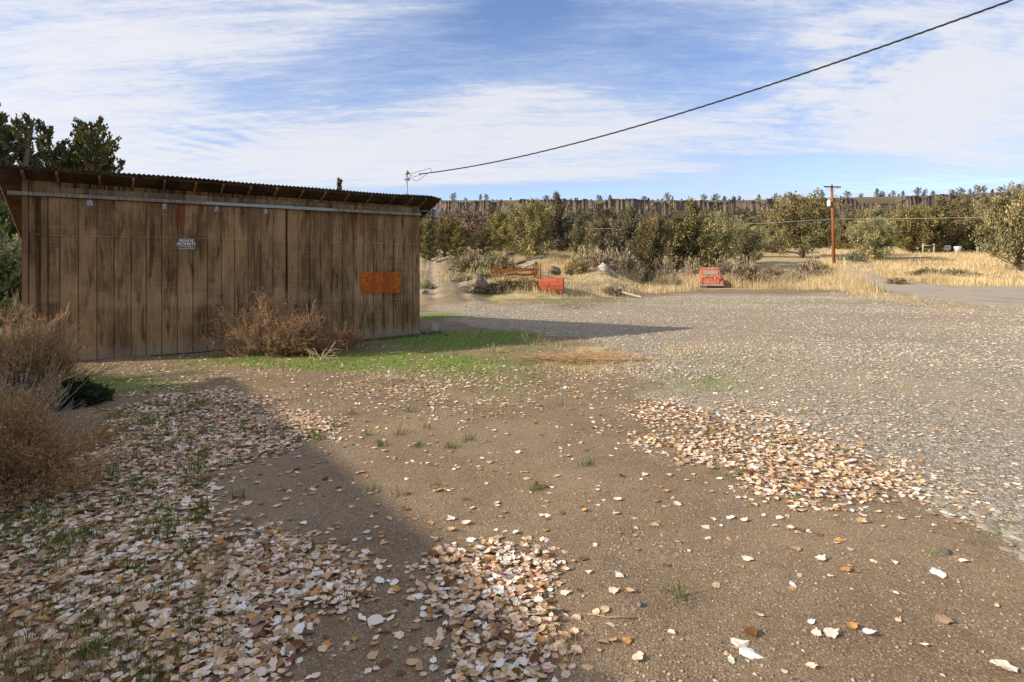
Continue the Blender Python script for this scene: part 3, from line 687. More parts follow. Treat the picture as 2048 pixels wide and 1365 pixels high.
def juniper_mesh(name, seed, H=6.0, W=4.5, boughs=44, tufts=9, per=16, size=.17, lean=0.0, shape='cone', base=.05, cols=((0.224, 0.184, 0.061), (0.146, 0.144, 0.051), (0.292, 0.219, 0.071)), gap=.0, trunk_col=(.13, .095, .065), forks=1, trad=1.0):
    r = np.random.default_rng(seed); cr_, tr = MB(), MB()
    fs = .40 if shape == 'open' else .24
    tops = [(0.0, 0.0, H)] + [(r.uniform(-fs, fs) * W, r.uniform(-fs, fs) * W, H * r.uniform(.74, .96)) for _ in range(forks - 1)]
    cen, axs, rad, col = [], [], [], []
    for (tx, ty, th) in tops:
        tp = np.array([[0, 0, -.3], [tx * .25, ty * .25, th * .3], [tx * .7 + r.normal() * .04 * W, ty * .7, th * .6], [tx, ty, th * .94]])
        tr.tube(tp, [H * .034, H * .026, H * .016, H * .004], 7, trunk_col)
    for k in range(boughs):
        tx, ty, th = tops[k % len(tops)]
        hf = base + (1 - base) * (k + r.random()) / boughs
        if r.random() < gap: continue
        if shape == 'cone': prof = (1 - hf) ** .85 * (.55 + .45 * min(1, (hf + .12) / .25))
        elif shape == 'round': prof = math.sqrt(max(0.02, 1 - (hf * 1.75 - .72) ** 2)) if hf > .05 else .6
        elif shape == 'bush': prof = (1 - hf) ** .60 * (.60 + .40 * min(1, hf / .15)) * (1 + .18 * math.sin(k * 1.7))
        elif shape == 'dome': prof = (1 - hf ** 1.6) ** .62 * (.62 + .38 * min(1, hf / .18))
        elif shape == 'flame': prof = .55 * (1 - hf ** 2.2) ** .9 * (.5 + .5 * min(1, hf / .15))
        else: prof = .50 * math.sqrt(max(.05, 1 - ((hf - .55) / .47) ** 2))                      # open, flat topped
        ang = k * 2.399 + r.uniform(-.5, .5)
        ln = W / 2 * prof * r.uniform(.68, 1.18) + .12
        z0 = th * hf * .92; rise = (r.uniform(.25, .75) * (1.0 if hf > .25 else .35) if shape in ('round', 'flame') else r.uniform(.55, 1.15) * (1 if hf > .2 else .5)) * ln
        x0, y0 = tx * hf, ty * hf
        dirv = np.array([math.cos(ang), math.sin(ang), 0.0])
        tip = np.array([x0, y0, z0]) + dirv * ln + np.array([0, 0, rise]); rt = np.array([x0, y0, max(.15, z0 - .12 * ln)])
        md = rt * .5 + tip * .5 + np.array([0, 0, -.10 * ln])
        tr.tube([rt, md, tip], [H * .010, H * .006, H * .002], 4, trunk_col, False)
        nt_ = max(3, int(tufts * (.35 + .8 * ln / (W / 2))))
        c0 = np.array(cols[r.integers(len(cols))]) * r.uniform(.82, 1.2)
        for q in range(nt_):
            t = .28 + .72 * (q + r.random()) / nt_
            pt = (1 - t) ** 2 * rt + 2 * t * (1 - t) * md + t * t * tip
            sp = .14 * ln * (1.2 - t * .6)
            cen.append(pt + r.normal(size=3) * np.array([sp, sp, sp * .8])); a = (tip - md) * .7 + np.array([0, 0, .6 * ln]); axs.append(a / np.linalg.norm(a))
            rad.append(trad * (.16 + .05 * W) * r.uniform(.55, 1.05) * (1.1 - .35 * t)); col.append(c0 * r.uniform(.62, 1.28))
    for (tx, ty, th) in tops:                                                                      # leader spires
        for q in range(5):
            cen.append(np.array([tx, ty, th * (.80 + .03 * q)]) + r.normal(size=3) * .06); axs.append(np.array([0, 0, 1.0])); rad.append((.26 - .04 * q) * (.5 + W * .10)); col.append(np.array(cols[0]))
    cr_.add(*sprays(len(cen), per, np.array(cen), np.array(axs), np.array(rad), size, .32, .35, np.array(col), r))
    for mb in (cr_, tr):
        for v in mb.v: v[:, 0] += lean * np.maximum(v[:, 2], 0)
    return cr_.mesh('crown', M_JUN), tr.mesh('trunk', M_BARK, True)

M_JUN = mat_col('juniper_foliage', .8, .42, .9, .15, obj_rand=.28, translucent=.07)
M_BARK = mat_col('juniper_bark', .95, .3, 6)
M_TWIG = mat_col('dry_twigs', .85, .2, 3, .15, translucent=.0)
M_SAGE = mat_col('sage_foliage', .9, .25, 1.5, .1, obj_rand=.18, translucent=.2)
M_GRASS = mat_col('grass_blades', .75, .2, .8, .15, translucent=.35)
M_STRAW = mat_col('straw_blades', .8, .28, .35, .15, translucent=.3)

PROTO = {
 'cone': juniper_mesh('cone', 11, 6, 4.6, 56, 11, 34, .13),
 'cone2': juniper_mesh('cone2', 12, 6, 4.0, 52, 11, 34, .13, forks=3, cols=((0.167, 0.141, 0.062), (0.130, 0.122, 0.053), (0.192, 0.152, 0.066))),
 'round': juniper_mesh('round', 13, 5, 5.6, 60, 11, 34, .13, shape='bush', forks=4),
 'round2': juniper_mesh('round2', 14, 5, 6.0, 60, 11, 34, .13, shape='bush', forks=4, base=.12, cols=((0.205, 0.172, 0.058), (0.156, 0.144, 0.051), (0.254, 0.201, 0.068))),
 'flame': juniper_mesh('flame', 15, 6, 3.2, 44, 10, 30, .13, shape='flame', cols=((0.166, 0.158, 0.054), (0.214, 0.184, 0.061))),
 'far': juniper_mesh('far', 16, 5, 4.4, 26, 5, 9, .34, shape='cone', cols=((0.172, 0.144, 0.076), (0.133, 0.119, 0.065), (0.205, 0.161, 0.085))),
 'far2': juniper_mesh('far2', 17, 5, 5.0, 26, 5, 9, .34, shape='round', forks=2, cols=((0.185, 0.149, 0.078), (0.127, 0.116, 0.065))),
}
def tree_at(kind, X, Y, H, W, label, cat='tree', group=None, name='juniper_tree', rz=None, sink=.05, z=None):
    cm, tm = PROTO[kind]; hp = {'cone': 6, 'cone2': 6, 'round': 5, 'round2': 5, 'flame': 6, 'far': 5, 'far2': 5, 'rimpine': 6}.get(kind, 6); wp = {'cone': 4.6, 'cone2': 4.0, 'round': 5.6, 'round2': 6.0, 'flame': 3.2, 'far': 4.4, 'far2': 5.0, 'rimpine': 4.6}.get(kind, 4.6)
    zz = float(gz(X, Y)) - sink if z is None else z
    t = thing(name, label, cat, (X, Y, zz), random.uniform(0, 6.28) if rz is None else rz, group)
    t.scale = (W / wp, W / wp, H / hp)
    a = bpy.data.objects.new('crown', cm); link(a, t); b = bpy.data.objects.new('trunk', tm); link(b, t)
    return t
def tree_px(kind, px, Y, top, wpx, label, group=None, **k):
    X = (px - CX) / F * Y; z = float(gz(X, Y)); H = EYE + (HY - top) / F * Y - z
    return tree_at(kind, X, Y, H, wpx / F * Y, label, 'tree', group, **k)

# --- the belt of junipers behind the yard, each on its own
T = [
 ('round', 1060, 47, 402, 118, 'broad golden olive juniper standing behind the rusty machine and plank pile'),
 ('cone2', 1116, 60, 379, 92, 'tallest pointed juniper with twin tips just behind the golden one'),
 ('flame', 1158, 54, 428, 58, 'dark narrow juniper beside the twin tipped one, a white speck above it'),
 ('round2', 888, 50, 432, 92, 'bushy grey green juniper at the top of the rutted track'),
 ('flame', 918, 46, 448, 66, 'dark upright juniper between the track and the brown leaved tree'),
 ('flame', 858, 46, 436, 56, 'slim yellow green juniper hugging the shed corner above the track'),
 ('cone', 1000, 62, 418, 86, 'grey green juniper seen between the brown leaved tree and the golden juniper'),
 ('flame', 972, 50, 452, 60, 'small dark green juniper below the brown leaved tree'),
 ('cone2', 1262, 58, 404, 116, 'wide ragged juniper directly behind the pale leaning boulder'),
 ('round', 1306, 52, 428, 96, 'dense rounded juniper between the ragged one and the big juniper behind the pickup'),
 ('cone', 1208, 66, 436, 78, 'shadowy juniper behind grey brush, between boulder and twin tipped juniper'),
 ('cone2', 1388, 60, 391, 150, 'biggest juniper with a leaning golden top behind the red pickup'),
 ('round2', 1436, 66, 424, 100, 'lower spreading flank juniper to the sunny side of the pickup'),
 ('round', 1492, 72, 450, 96, 'low round juniper behind the brown brush beside the pickup'),
 ('round2', 1604, 84, 387, 162, 'large wide juniper with bare trunks showing in the pale field'),
 ('round', 1742, 76, 436, 104, 'small leaning juniper beside the guy wire of the utility pole'),
 ('round2', 1822, 96, 412, 116, 'grey green juniper behind the wooden fence brace'),
 ('cone2', 1884, 98, 388, 140, 'tall dense juniper with golden crown above the fence brace'),
 ('round', 1950, 102, 398, 128, 'dark shaded juniper behind the white trailer'),
 ('round2', 2040, 62, 372, 150, 'big spreading juniper at the field edge with low dark trunk'),
 ('cone', 1696, 110, 424, 84, 'dull green juniper peeping out directly behind the utility pole'),
 ('cone', 1545, 100, 436, 86, 'hazy grey juniper between low round and large wide ones'),
]
for kd, px, Y, top, w, lab in T: tree_px(kd, px, Y, top, w, lab)
# brown-leaved deciduous tree
PROTO['brown'] = juniper_mesh('brown', 21, 6, 4.6, 40, 8, 12, .17, shape='round', base=.15, cols=((0.352, 0.195, 0.102), (0.256, 0.143, 0.072), (0.192, 0.150, 0.065)), trunk_col=(0.192, 0.135, 0.102))
tree_px('brown', 934, 52, 420, 104, 'reddish brown leaved tree among the green junipers above the track', name='deciduous_tree')
# fillers: the belt closes up behind them
for q in range(36):
    px = 835 + q * 35 + rng.uniform(-9, 9); Y = rng.uniform(84, 132); 
    if 1500 < px: Y = rng.uniform(112, 140)
    top = rng.uniform(424, 452) - (12 if px > 1750 else 0)
    tree_px(['cone', 'round', 'cone2', 'round2', 'flame'][q % 5], px, Y, top, rng.uniform(60, 100), 'olive green juniper filling the dense belt of trees between yard and cliff', 'junipers filling the belt')
# hillside wood below the cliff
q = 0
while q < 235:
    Y = rng.uniform(140, 585); px = rng.uniform(800, 2140); X = (px - CX) / F * Y
    top_gap = px < 1420 and rng.random() < .35
    if top_gap: continue
    tree_at('far' if q % 2 else 'far2', X, Y, rng.uniform(4.5, 8.0) * (1.15 if Y > 400 else 1), rng.uniform(4.5, 8) * (1.2 if Y > 400 else 1), 'small grey green juniper dotted over the slope below the cliff' if Y > 330 else 'grey green juniper on the lower hillside behind the belt of trees', 'tree', 'junipers on the upper slope' if Y > 330 else 'junipers on the lower hillside', sink=.2); q += 1
for q in range(75):                                            # the talus right under the rock face
    Y = rng.uniform(556, 592); px = rng.uniform(850, 2100)
    tree_at('far' if q % 3 else 'far2', (px - CX) / F * Y, Y, rng.uniform(7, 15), rng.uniform(6, 12), 'dusky juniper on the talus right under the rock face', 'tree', 'junipers under the rock face', sink=.2)
fw = MB(); wr = np.random.default_rng(37); nW = 420
wY = wr.uniform(135, 590, nW); wp = wr.uniform(780, 2160, nW); wX = (wp - CX) / F * wY; wX = np.r_[wX, wr.uniform(-110, 640, 170)]; wY = np.r_[wY, wr.uniform(623, 660, 170)]; nR = nW; hz = gz(wX, wY); cc, aa, rr, kk = [], [], [], []
for x_, y_, z_ in zip(wX, wY, hz):
    Hh = wr.uniform(3.5, 7.5) if y_ < 612 else wr.uniform(.8, 3.2); base_c = np.array((.095, .088, .050)) * wr.uniform(.65, 1.25) * np.array([wr.uniform(.9, 1.12), 1, wr.uniform(.85, 1.15)])
    for q in range(26):
        f_ = wr.random() ** .8; ra = Hh * .42 * (1 - f_) ** .7 + .15; an = wr.uniform(0, 6.28)
        cc.append((x_ + math.cos(an) * ra * wr.random() ** .5, y_ + math.sin(an) * ra * wr.random() ** .5, z_ + .2 + f_ * Hh)); aa.append((math.cos(an) * .4, math.sin(an) * .4, .82)); rr.append(.75 * (1.1 - .5 * f_)); kk.append(base_c * wr.uniform(.8, 1.2))
fw.add(*sprays(len(cc), 8, np.array(cc), np.array(aa), np.array(rr), .55, .34, .35, np.array(kk), wr))
tag(fw.build('far_wood', M_JUN), 'continuous dull green juniper wood covering the slope up to the cliff and its rim', 'wood', kind='stuff')
# along the rim
rim = [(878, 8, 6), (907, 20, 12), (931, 9, 7), (961, 17, 9), (972, 18, 9), (1003, 6, 5), (1052, 7, 6), (1065, 8, 6), (1092, 15, 13), (1130, 8, 8), (1168, 7, 7), (1198, 15, 12), (1220, 16, 11), (1253, 8, 7), (1288, 13, 11), (1297, 9, 8), (1316, 7, 6), (1335, 20, 14), (1345, 13, 6), (1408, 17, 14), (1432, 17, 16), (1449, 13, 12), (1467, 13, 9), (1479, 14, 7), (1518, 16, 11), (1551, 17, 9), (1560, 12, 7), (1571, 17, 10), (1594, 11, 11), (1629, 13, 5), (1644, 22, 12), (1694, 18, 12), (1722, 12, 9), (1754, 22, 14), (1765, 16, 10), (1786, 17, 8), (1806, 16, 10), (1835, 22, 14), (1850, 18, 9), (1866, 14, 12), (1905, 15, 13), (1922, 18, 16), (1940, 15, 9), (1955, 22, 13), (1968, 20, 10), (1985, 12, 8), (2000, 16, 12), (2020, 14, 12), (2038, 20, 14)]
ORD = 'first second third fourth fifth sixth seventh eighth ninth tenth'.split()
for q, (px, h, w) in enumerate(rim):
    Y = 624.0; X = (px - CX) / F * Y; z = float(gz(X, Y))
    shape_ = 'flat topped' if w > h * .8 else ('slim' if w < h * .5 else 'bushy')
    tree_at('far' if q % 3 == 0 else 'far2', X, Y, h * .95 / F * Y, w * 1.15 / F * Y, f'tiny dark {shape_} tree silhouetted on the cliff rim, one of a sparse row', 'tree', 'trees along the cliff rim', 'rim_tree', z=z - 1.6)
# --- near trees behind the shed
def near_tree(px, Y, top, wpx, seed, label, **k):
    X = (px - CX) / F * Y; H = EYE + (HY - top) / F * Y - float(gz(X, Y)); W = wpx / F * Y
    cm, tm = juniper_mesh('near', seed, H, W, k.pop('boughs', 60), k.pop('tufts', 13), k.pop('per', 34), k.pop('size', .17), **k)
    t = thing('juniper_tree', label, 'tree', (X, Y, float(gz(X, Y)) - .1)); link(bpy.data.objects.new('crown', cm), t); link(bpy.data.objects.new('trunk', tm), t)
DK = ((0.057, 0.068, 0.024), (0.074, 0.081, 0.026), (0.115, 0.111, 0.031))
near_tree(182, 30, 218, 165, 31, 'open crowned juniper with sky gaps rising behind the shed roof', shape='open', base=.34, forks=9, cols=DK, boughs=210, gap=.05, size=.13, tufts=13, per=22, trad=.52)
near_tree(-6, 26, 172, 150, 32, 'tall dark juniper at the picture edge beyond the shed end', shape='open', base=.06, cols=((0.068, 0.081, 0.026), (0.115, 0.124, 0.036), (0.162, 0.163, 0.043)), boughs=230, forks=8, tufts=13, size=.13, per=22, trad=.55)
near_tree(96, 33, 338, 60, 33, 'low green juniper top between the two taller ones behind the shed', shape='round', base=.2, cols=((0.121, 0.130, 0.036), (0.081, 0.091, 0.026)), per=22)
near_tree(679, 62, 346, 26, 34, 'lone slender spire of a distant tree poking above the roof', shape='flame', base=.05, cols=DK, boughs=60, per=16, size=.18, tufts=5)
near_tree(-40, 17.0, 470, 170, 35, 'sunlit leafy shrub crowding the far end of the shed', shape='round', base=.02, cols=((0.216, 0.221, 0.054), (0.121, 0.143, 0.036), (0.270, 0.247, 0.072)), size=.11, per=40, boughs=60)
near_tree(20, 21.0, 395, 150, 36, 'deep green conifer hidden behind the end of the shed', shape='cone', base=.02, cols=((0.061, 0.078, 0.026), (0.108, 0.117, 0.036)), size=.15, per=36)
# unseen house added on the sunny side, placed to shade the leaf drift
def add_shade_house():
    e = Vector((.588, -.809, 0)); ang = math.atan2(e.y, e.x); RH, EH, HWD, LEN = 4.6, 3.15, 3.9, 17.0
    A_ = Vector((-4.07, 8.6, 0)) + e * .45 - Vector((.965, .262, 0)) * (RH / math.tan(ELEV)) - Vector((.809, .588, 0)) * 1.0; hs = thing('shade_house', 'unseen low house added so its roof shades the leaf drift', 'house', A_, ang)
    m_h = mat_col('house_paint', .85, .2, 1.5); m_r = mat_rust('shingle', (.10, .085, .07), (.15, .125, .10), (.2, .165, .13), 3, .9)
    sl = (RH - EH) / HWD
    b = MB().box((.35, -HWD + .55, -.3), (LEN, HWD - .55, EH + .1), (.42, .38, .32)); b.build('wall', m_h, hs)
    b = MB()
    for s in (-1, 1):
        v = [(0, 0, RH), (LEN + .3, 0, RH), (LEN + .3, s*HWD, EH), (0, s*HWD, EH), (0, 0, RH - .14), (LEN + .3, 0, RH - .14), (LEN + .3, s*HWD, EH - .14), (0, s*HWD, EH - .14)]
        b.add(v, [(0,1,2,3),(7,6,5,4),(0,4,5,1),(1,5,6,2),(2,6,7,3),(3,7,4,0)])
    b.build('roof', m_r, hs)
    b = MB(); w_ = HWD - .55
    for x in (.36, LEN - .01): b.add([(x, -w_, EH + .1), (x, w_, EH + .1), (x, 0, RH - .16)], [(0, 1, 2)], (.42, .38, .32))
    b.build('gable', m_h, hs)
    for x in (2.5, 6.5, 12.5):
        w = MB().box((x, w_ + .001, 1.0), (x + 1.3, w_ + .05, 2.2), (.6, .58, .54)).build('window_frame', m_h, hs); MB().box((x + .08, w_ + .051, 1.08), (x + 1.22, w_ + .056, 2.12), (.05, .06, .07)).build('pane', m_h, w)
    MB().box((9.4, w_ + .001, .0), (10.35, w_ + .05, 2.1), (.20, .12, .08)).build('door', m_h, hs)
add_shade_house()

# --- dry twig bushes
def twig_bush(r, n0, L0, spread, levels, kids, curl=.25, upb=.35, rad=.006, cols=((.30, .19, .10), (.22, .13, .07)), dirf=None, droop=0.0):
    segs = []
    def grow(p, d, ln, lv, ra):
        k = 4; q = p.copy(); dd = d.copy()
        for s in range(k):
            dd = dd + r.normal(size=3) * curl * .5 + np.array([0, 0, (upb if lv else .1) * .12 - droop * .1]); dd /= np.linalg.norm(dd)
            e = q + dd * ln / k
            segs.append((q, e, ra * (1 - s / k * .5), ra * (1 - (s + 1) / k * .5), lv)); 
            if lv < levels and s > 0:
                for _ in range(kids[lv] if r.random() < .9 else 0):
                    nd = dd + r.normal(size=3) * spread; nd[2] += upb * .3; nd /= np.linalg.norm(nd)
                    grow(e.copy(), nd, ln * r.uniform(.38, .62), lv + 1, ra * .62)
            q = e
    for k in range(n0):
        d = dirf(k) if dirf else r.normal(size=3) * np.array([1, 1, .5]) + np.array([0, 0, .7])
        d = np.array(d, float); d /= np.linalg.norm(d)
        grow(r.normal(size=3) * np.array([.05, .05, .0]), d, L0 * r.uniform(.6, 1.15), 0, rad)
    A0 = np.array([s[0] for s in segs]); B0 = np.array([s[1] for s in segs]); ra = np.array([s[2] for s in segs]); rb = np.array([s[3] for s in segs]); lv = np.array([s[4] for s in segs])
    return A0, B0, ra, rb, lv
def prisms(A0, B0, ra, rb, cols):
    t = B0 - A0; t /= np.linalg.norm(t, axis=1)[:, None] + 1e-9
    ref = np.where(np.abs(t[:, 2:3]) < .9, np.array([[0, 0, 1.0]]), np.array([[1.0, 0, 0]]))
    a = np.cross(t, ref); a /= np.linalg.norm(a, axis=1)[:, None]; b = np.cross(t, a); N = len(A0)
    v = []
    for P, r_ in ((A0, ra), (B0, rb)):
        for k in range(3):
            th = k * 2.0944; v.append(P + r_[:, None] * (math.cos(th) * a + math.sin(th) * b))
    v = np.stack(v, 1).reshape(-1, 3); o = np.arange(N)[:, None] * 6
    f = np.concatenate([o + np.array([[k, (k + 1) % 3, 3 + (k + 1) % 3, 3 + k]]) for k in range(3)])
    return v, f, np.repeat(cols, 6, 0)
def bush(name, label, X, Y, seed, scale=(1, 1, 1), cat='bush', group=None, c0=(.33, .20, .10), c1=(.20, .115, .055), sink=.02, thick=1.35, seeds=0, **k):
    r = np.random.default_rng(seed); A0, B0, ra, rb, lv = twig_bush(r, **k)
    f = np.clip(lv / 3, 0, 1)[:, None]; cols = (np.array(c1) * (1 - f) + np.array(c0) * f) * r.uniform(.7, 1.25, (len(A0), 1))
    s = np.array(scale); A0 = A0 * s; B0 = B0 * s; A0[:, 2] = np.maximum(A0[:, 2], .0); B0[:, 2] = np.maximum(B0[:, 2], .004)
    b = MB(); b.add(*prisms(A0, B0, ra * thick, rb * thick, cols))
    if seeds:
        tip = np.nonzero(lv >= max(1, lv.max() - 1))[0]; tip = tip[r.random(len(tip)) < .8]; ax = B0[tip] - A0[tip]; ax /= np.linalg.norm(ax, axis=1)[:, None] + 1e-9
        b.add(*sprays(len(tip), seeds, (A0[tip] + B0[tip]) / 2, ax, np.full(len(tip), .022), .020, .22, .2, cols[tip] * 1.15, r))
    o = b.build(name, M_TWIG); o.location = (X, Y, float(gz(X, Y)) - sink); tag(o, label, cat, group); return o
def gp(px, py): X, Y = px_ground(px, py); return X, Y
X, Y = gp(540, 712); bush('tumbleweed', 'large tan tumbleweed heaped against the sliding door on green grass', X, Y, 51, (1.02, .7, 1.0), seeds=1, n0=34, L0=.84, spread=.6, levels=3, kids=(2, 2, 1), upb=.5, rad=.007, c0=(.40, .255, .135), c1=(.27, .165, .085))
X, Y = gp(650, 706); bush('tumbleweed', 'darker reddish tumbleweed slumped beside the tan one by the shed', X, Y, 52, (1.05, .7, .78), seeds=2, n0=22, L0=.72, spread=.6, levels=3, kids=(2, 2, 1), upb=.3, rad=.006, c0=(.25, .135, .068), c1=(.15, .08, .04))
X, Y = gp(596, 710); bush('tumbleweed', 'low matted tumbleweed lying between the tan and the reddish ones', X, Y, 58, (1.1, .7, .7), seeds=2, n0=20, L0=.6, spread=.7, levels=3, kids=(2, 2, 1), upb=.2, rad=.006, c0=(.33, .19, .095), c1=(.2, .11, .055))
X, Y = gp(706, 696); bush('wiry_shrub', 'thin grey green wiry shrub leaning on the shed under the orange board', X, Y, 53, (.75, .4, 1.25), n0=16, L0=.85, spread=.4, levels=2, kids=(2, 2), upb=.9, rad=.004, c0=(.10, .11, .055), c1=(.10, .10, .06))
X, Y = gp(640, 722); bush('dead_weed', 'pale straw coloured dead weed bent over in front of the tumbleweeds', X, Y, 54, (.8, .6, .8), n0=16, L0=.45, spread=.4, levels=1, kids=(1,), upb=.3, rad=.006, droop=1.6, c0=(.46, .36, .22), c1=(.46, .36, .22))
# the big dry bushes at the near corner of the shed
lean = lambda k: (rng.normal(.35, .55), rng.normal(-.1, .5), rng.uniform(.35, 1.0))
X, Y = -6.85, 7.75; bush('dry_bush', 'tall russet bush with sunlit feathery tips before the shed end', X, Y, 55, (.66, .5, .62), seeds=1, n0=75, L0=1.15, spread=.33, levels=2, kids=(4, 3), upb=.75, rad=.0062, thick=1.5, dirf=lean, c0=(.56, .38, .20), c1=(.22, .125, .06))
X, Y = -7.75, 8.5; bush('dry_bush', 'russet bush behind the feathery one, cut by the picture edge', X, Y, 59, (.58, .5, .60), seeds=1, n0=60, L0=1.25, spread=.36, levels=2, kids=(4, 3), upb=.8, rad=.0062, thick=1.5, c0=(.47, .31, .16), c1=(.21, .12, .06))
X, Y = gp(-20, 990); bush('dry_bush', 'low straggly russet bush sprawling at the edge of the leaf drift', X, Y, 56, (.98, .8, .86), seeds=1, n0=70, L0=.66, spread=.42, levels=2, kids=(4, 3), upb=.5, rad=.0042, thick=1.4, c0=(.43, .27, .13), c1=(.22, .125, .06))
X, Y = gp(-90, 890); bush('dry_bush', 'russet bush rising behind the low straggly one', X, Y, 60, (.7, .7, .45), seeds=1, n0=50, L0=.8, spread=.42, levels=2, kids=(4, 3), upb=.6, rad=.005, thick=1.4, c0=(.42, .265, .13), c1=(.22, .125, .06))
X, Y = gp(40, 850); bush('grey_shrub', 'bare grey lavender like shrub of upright stalks between the russet bushes', X, Y, 57, (.85, .7, .85), n0=110, L0=.62, spread=.2, levels=1, kids=(1,), upb=1.0, rad=.005, c0=(.38, .34, .28), c1=(.28, .25, .20))
# creeping dark evergreen between them
def creeping(name, label, X, Y, rx, ry, h, seed, cols, n=260, per=22, size=.07):
    r = np.random.default_rng(seed); a = r.uniform(0, 6.28, n); q = np.sqrt(r.random(n))
    cen = np.c_[np.cos(a) * q * rx, np.sin(a) * q * ry, h * (1 - q ** 2) * r.uniform(.3, 1, n) + .03]
    ax = np.c_[np.cos(a) * .7, np.sin(a) * .7, np.full(n, .4)]; ax /= np.linalg.norm(ax, axis=1)[:, None]
    b = MB(); b.add(*sprays(n, per, cen, ax, np.full(n, .10) * (size / .07), size, .25, .2, np.array(cols)[r.integers(len(cols), size=n)], r))
    o = b.build(name, M_SAGE); o.location = (X, Y, float(gz(X, Y))); tag(o, label, 'shrub'); return o
X, Y = gp(120, 808); creeping('creeping_shrub', 'dark evergreen ground shrub creeping out from the russet bushes', X, Y, .5, .4, .2, 61, ((.030, .045, .018), (.045, .06, .022), (.03, .035, .015)))

# --- sagebrush and rabbitbrush round the yard edge
def sage_mesh(seed, cols, n=150, per=16, size=.16):
    r = np.random.default_rng(seed); a = r.uniform(0, 6.28, n); ph = np.arccos(r.uniform(.0, 1, n)); q = r.uniform(.45, 1, n)
    lob = 1 + .35 * np.sin(3 * a + seed) * np.sin(ph)
    cen = np.c_[np.cos(a) * np.sin(ph) * q * lob, np.sin(a) * np.sin(ph) * q * lob, np.cos(ph) * q * .95 + .05]
    ax = cen / np.linalg.norm(cen, axis=1)[:, None]
    b = MB(); b.add(*sprays(n, per, cen, ax, np.full(n, .17), size, .2, .5, np.array(cols)[r.integers(len(cols), size=n)] * r.uniform(.7, 1.25, (n, 1)), r))
    st_ = []
    for k in range(26):
        t = cen[k]; st_.append(((0, 0, 0), t))
    A0 = np.array([s[0] for s in st_], float); B0 = np.array([s[1] for s in st_], float)
    b.add(*prisms(A0, B0, np.full(26, .03), np.full(26, .008), np.tile((.12, .09, .07), (26, 1))))
    return b.mesh('sagebrush', M_SAGE)
SG = [sage_mesh(71, ((.36, .30, .19), (.27, .23, .135))), sage_mesh(72, ((.40, .28, .15), (.26, .175, .09), (.34, .27, .14))), sage_mesh(73, ((.20, .20, .085), (.27, .23, .11)))]
def sage(k, px, Y, wpx, top, label, group=None):
    X = (px - CX) / F * Y; z = float(gz(X, Y)); H = max(.5, EYE + (HY - top) / F * Y - z)
    o = bpy.data.objects.new('sagebrush', SG[k]); link(o); w = wpx / F * Y / 2.2
    o.location = (X, Y, z - .05); o.rotation_euler = (0, 0, random.uniform(0, 6)); o.scale = (w, w, H / 1.15); return tag(o, label, 'shrub', group)
for a in [
 (0, 940, 36, 74, 492, 'grey sagebrush on the bank just beside the rutted track'),
 (2, 975, 35, 70, 500, 'olive brush bush directly behind the rusted wheel'),
 (1, 1005, 37, 60, 497, 'tan brush above the rusty machine near the planks'),
 (0, 1175, 43, 84, 488, 'pale grey sagebrush between plank pile and ragged juniper'),
 (1, 1205, 41, 70, 500, 'brown brush above the pale leaning boulder'),
 (0, 1240, 44, 70, 492, 'grey brush under the wide ragged juniper'),
 (1, 1150, 39, 60, 512, 'tan brush at the end of the plank pile'),
 (2, 1280, 47, 60, 520, 'dark brush at the foot of the dense rounded juniper'),
 (0, 1330, 48, 60, 522, 'grey brush behind the tall straw grass'),
 (1, 1388, 50, 60, 516, 'brown brush peeking out behind the red pickup roof'),
 (1, 1440, 51, 60, 518, 'tan brush behind the pickup at its shaded side'),
 (1, 1496, 45.5, 78, 515, 'large reddish brown brush beside the pickup'),
 (1, 1478, 52, 70, 512, 'greyish rabbitbrush standing behind the reddish brown brush'),
 (1, 1545, 53, 66, 532, 'rabbitbrush in the straw past the reddish brown brush'),
 (0, 1590, 51, 60, 540, 'silvery brush midway between pickup and utility pole'),
 (1, 1618, 58, 66, 517, 'russet brush in the straw before the large wide juniper'),
 (1, 1640, 62, 50, 522, 'small russet brush at the foot of the utility pole'),
 (0, 1632, 54, 70, 538, 'grey brush by the bend of the road'),
 (2, 1705, 74, 60, 505, 'green brush clump behind the white stake'),
 (1, 1352, 43.5, 34, 552, 'small dark brush in the straw on the sunny side of the pickup'),
 (2, 1010, 30.6, 84, 573, 'dark green weeds on the bank under the rusty machine'),
 (1, 1055, 30.8, 70, 580, 'brown weeds against the bank beside the red bucket'),
 (1, 985, 29.8, 50, 582, 'brown weeds beside the bank boulder'),
 (1, 1225, 31.5, 50, 572, 'rust coloured weed clump at the yard edge below the boulder'),
 (2, 1860, 59, 90, 534, 'green weed patch in the pale field'),
 (2, 1915, 60, 80, 536, 'second green weed patch farther along the pale field'),
 (1, 1795, 49, 50, 553, 'rusty weed clump beside the road edge'),
 (1, 938, 29.2, 50, 584, 'tan weeds on the bank beside the track foot'),
 (2, 962, 32.5, 46, 566, 'olive weeds between the bank boulder and the rusted wheel'),
 (1, 925, 33.5, 50, 556, 'tan grass clump on the bank side of the rutted track'),
 (2, 855, 30, 30, 570, 'green weeds at the shed side of the track')]: sage(*a)

# ------------------------------------------------------------------ ground cover
def sample(n, x0, x1, y0, y1, dens, r, margin=60, bias=0.0):
    """random ground points; kept where dens(X,Y,px,py) beats a random number, inside the picture plus a margin"""
    Y = y0 + (y1 - y0) * r.random(n) ** (1 + bias); X = r.uniform(x0, x1, n)
    px, py = proj(X, Y)
    k = (px > -margin - 200) & (px < 2048 + margin + 200) & (r.random(n) < dens(X, Y, px, py))
    return X[k], Y[k]

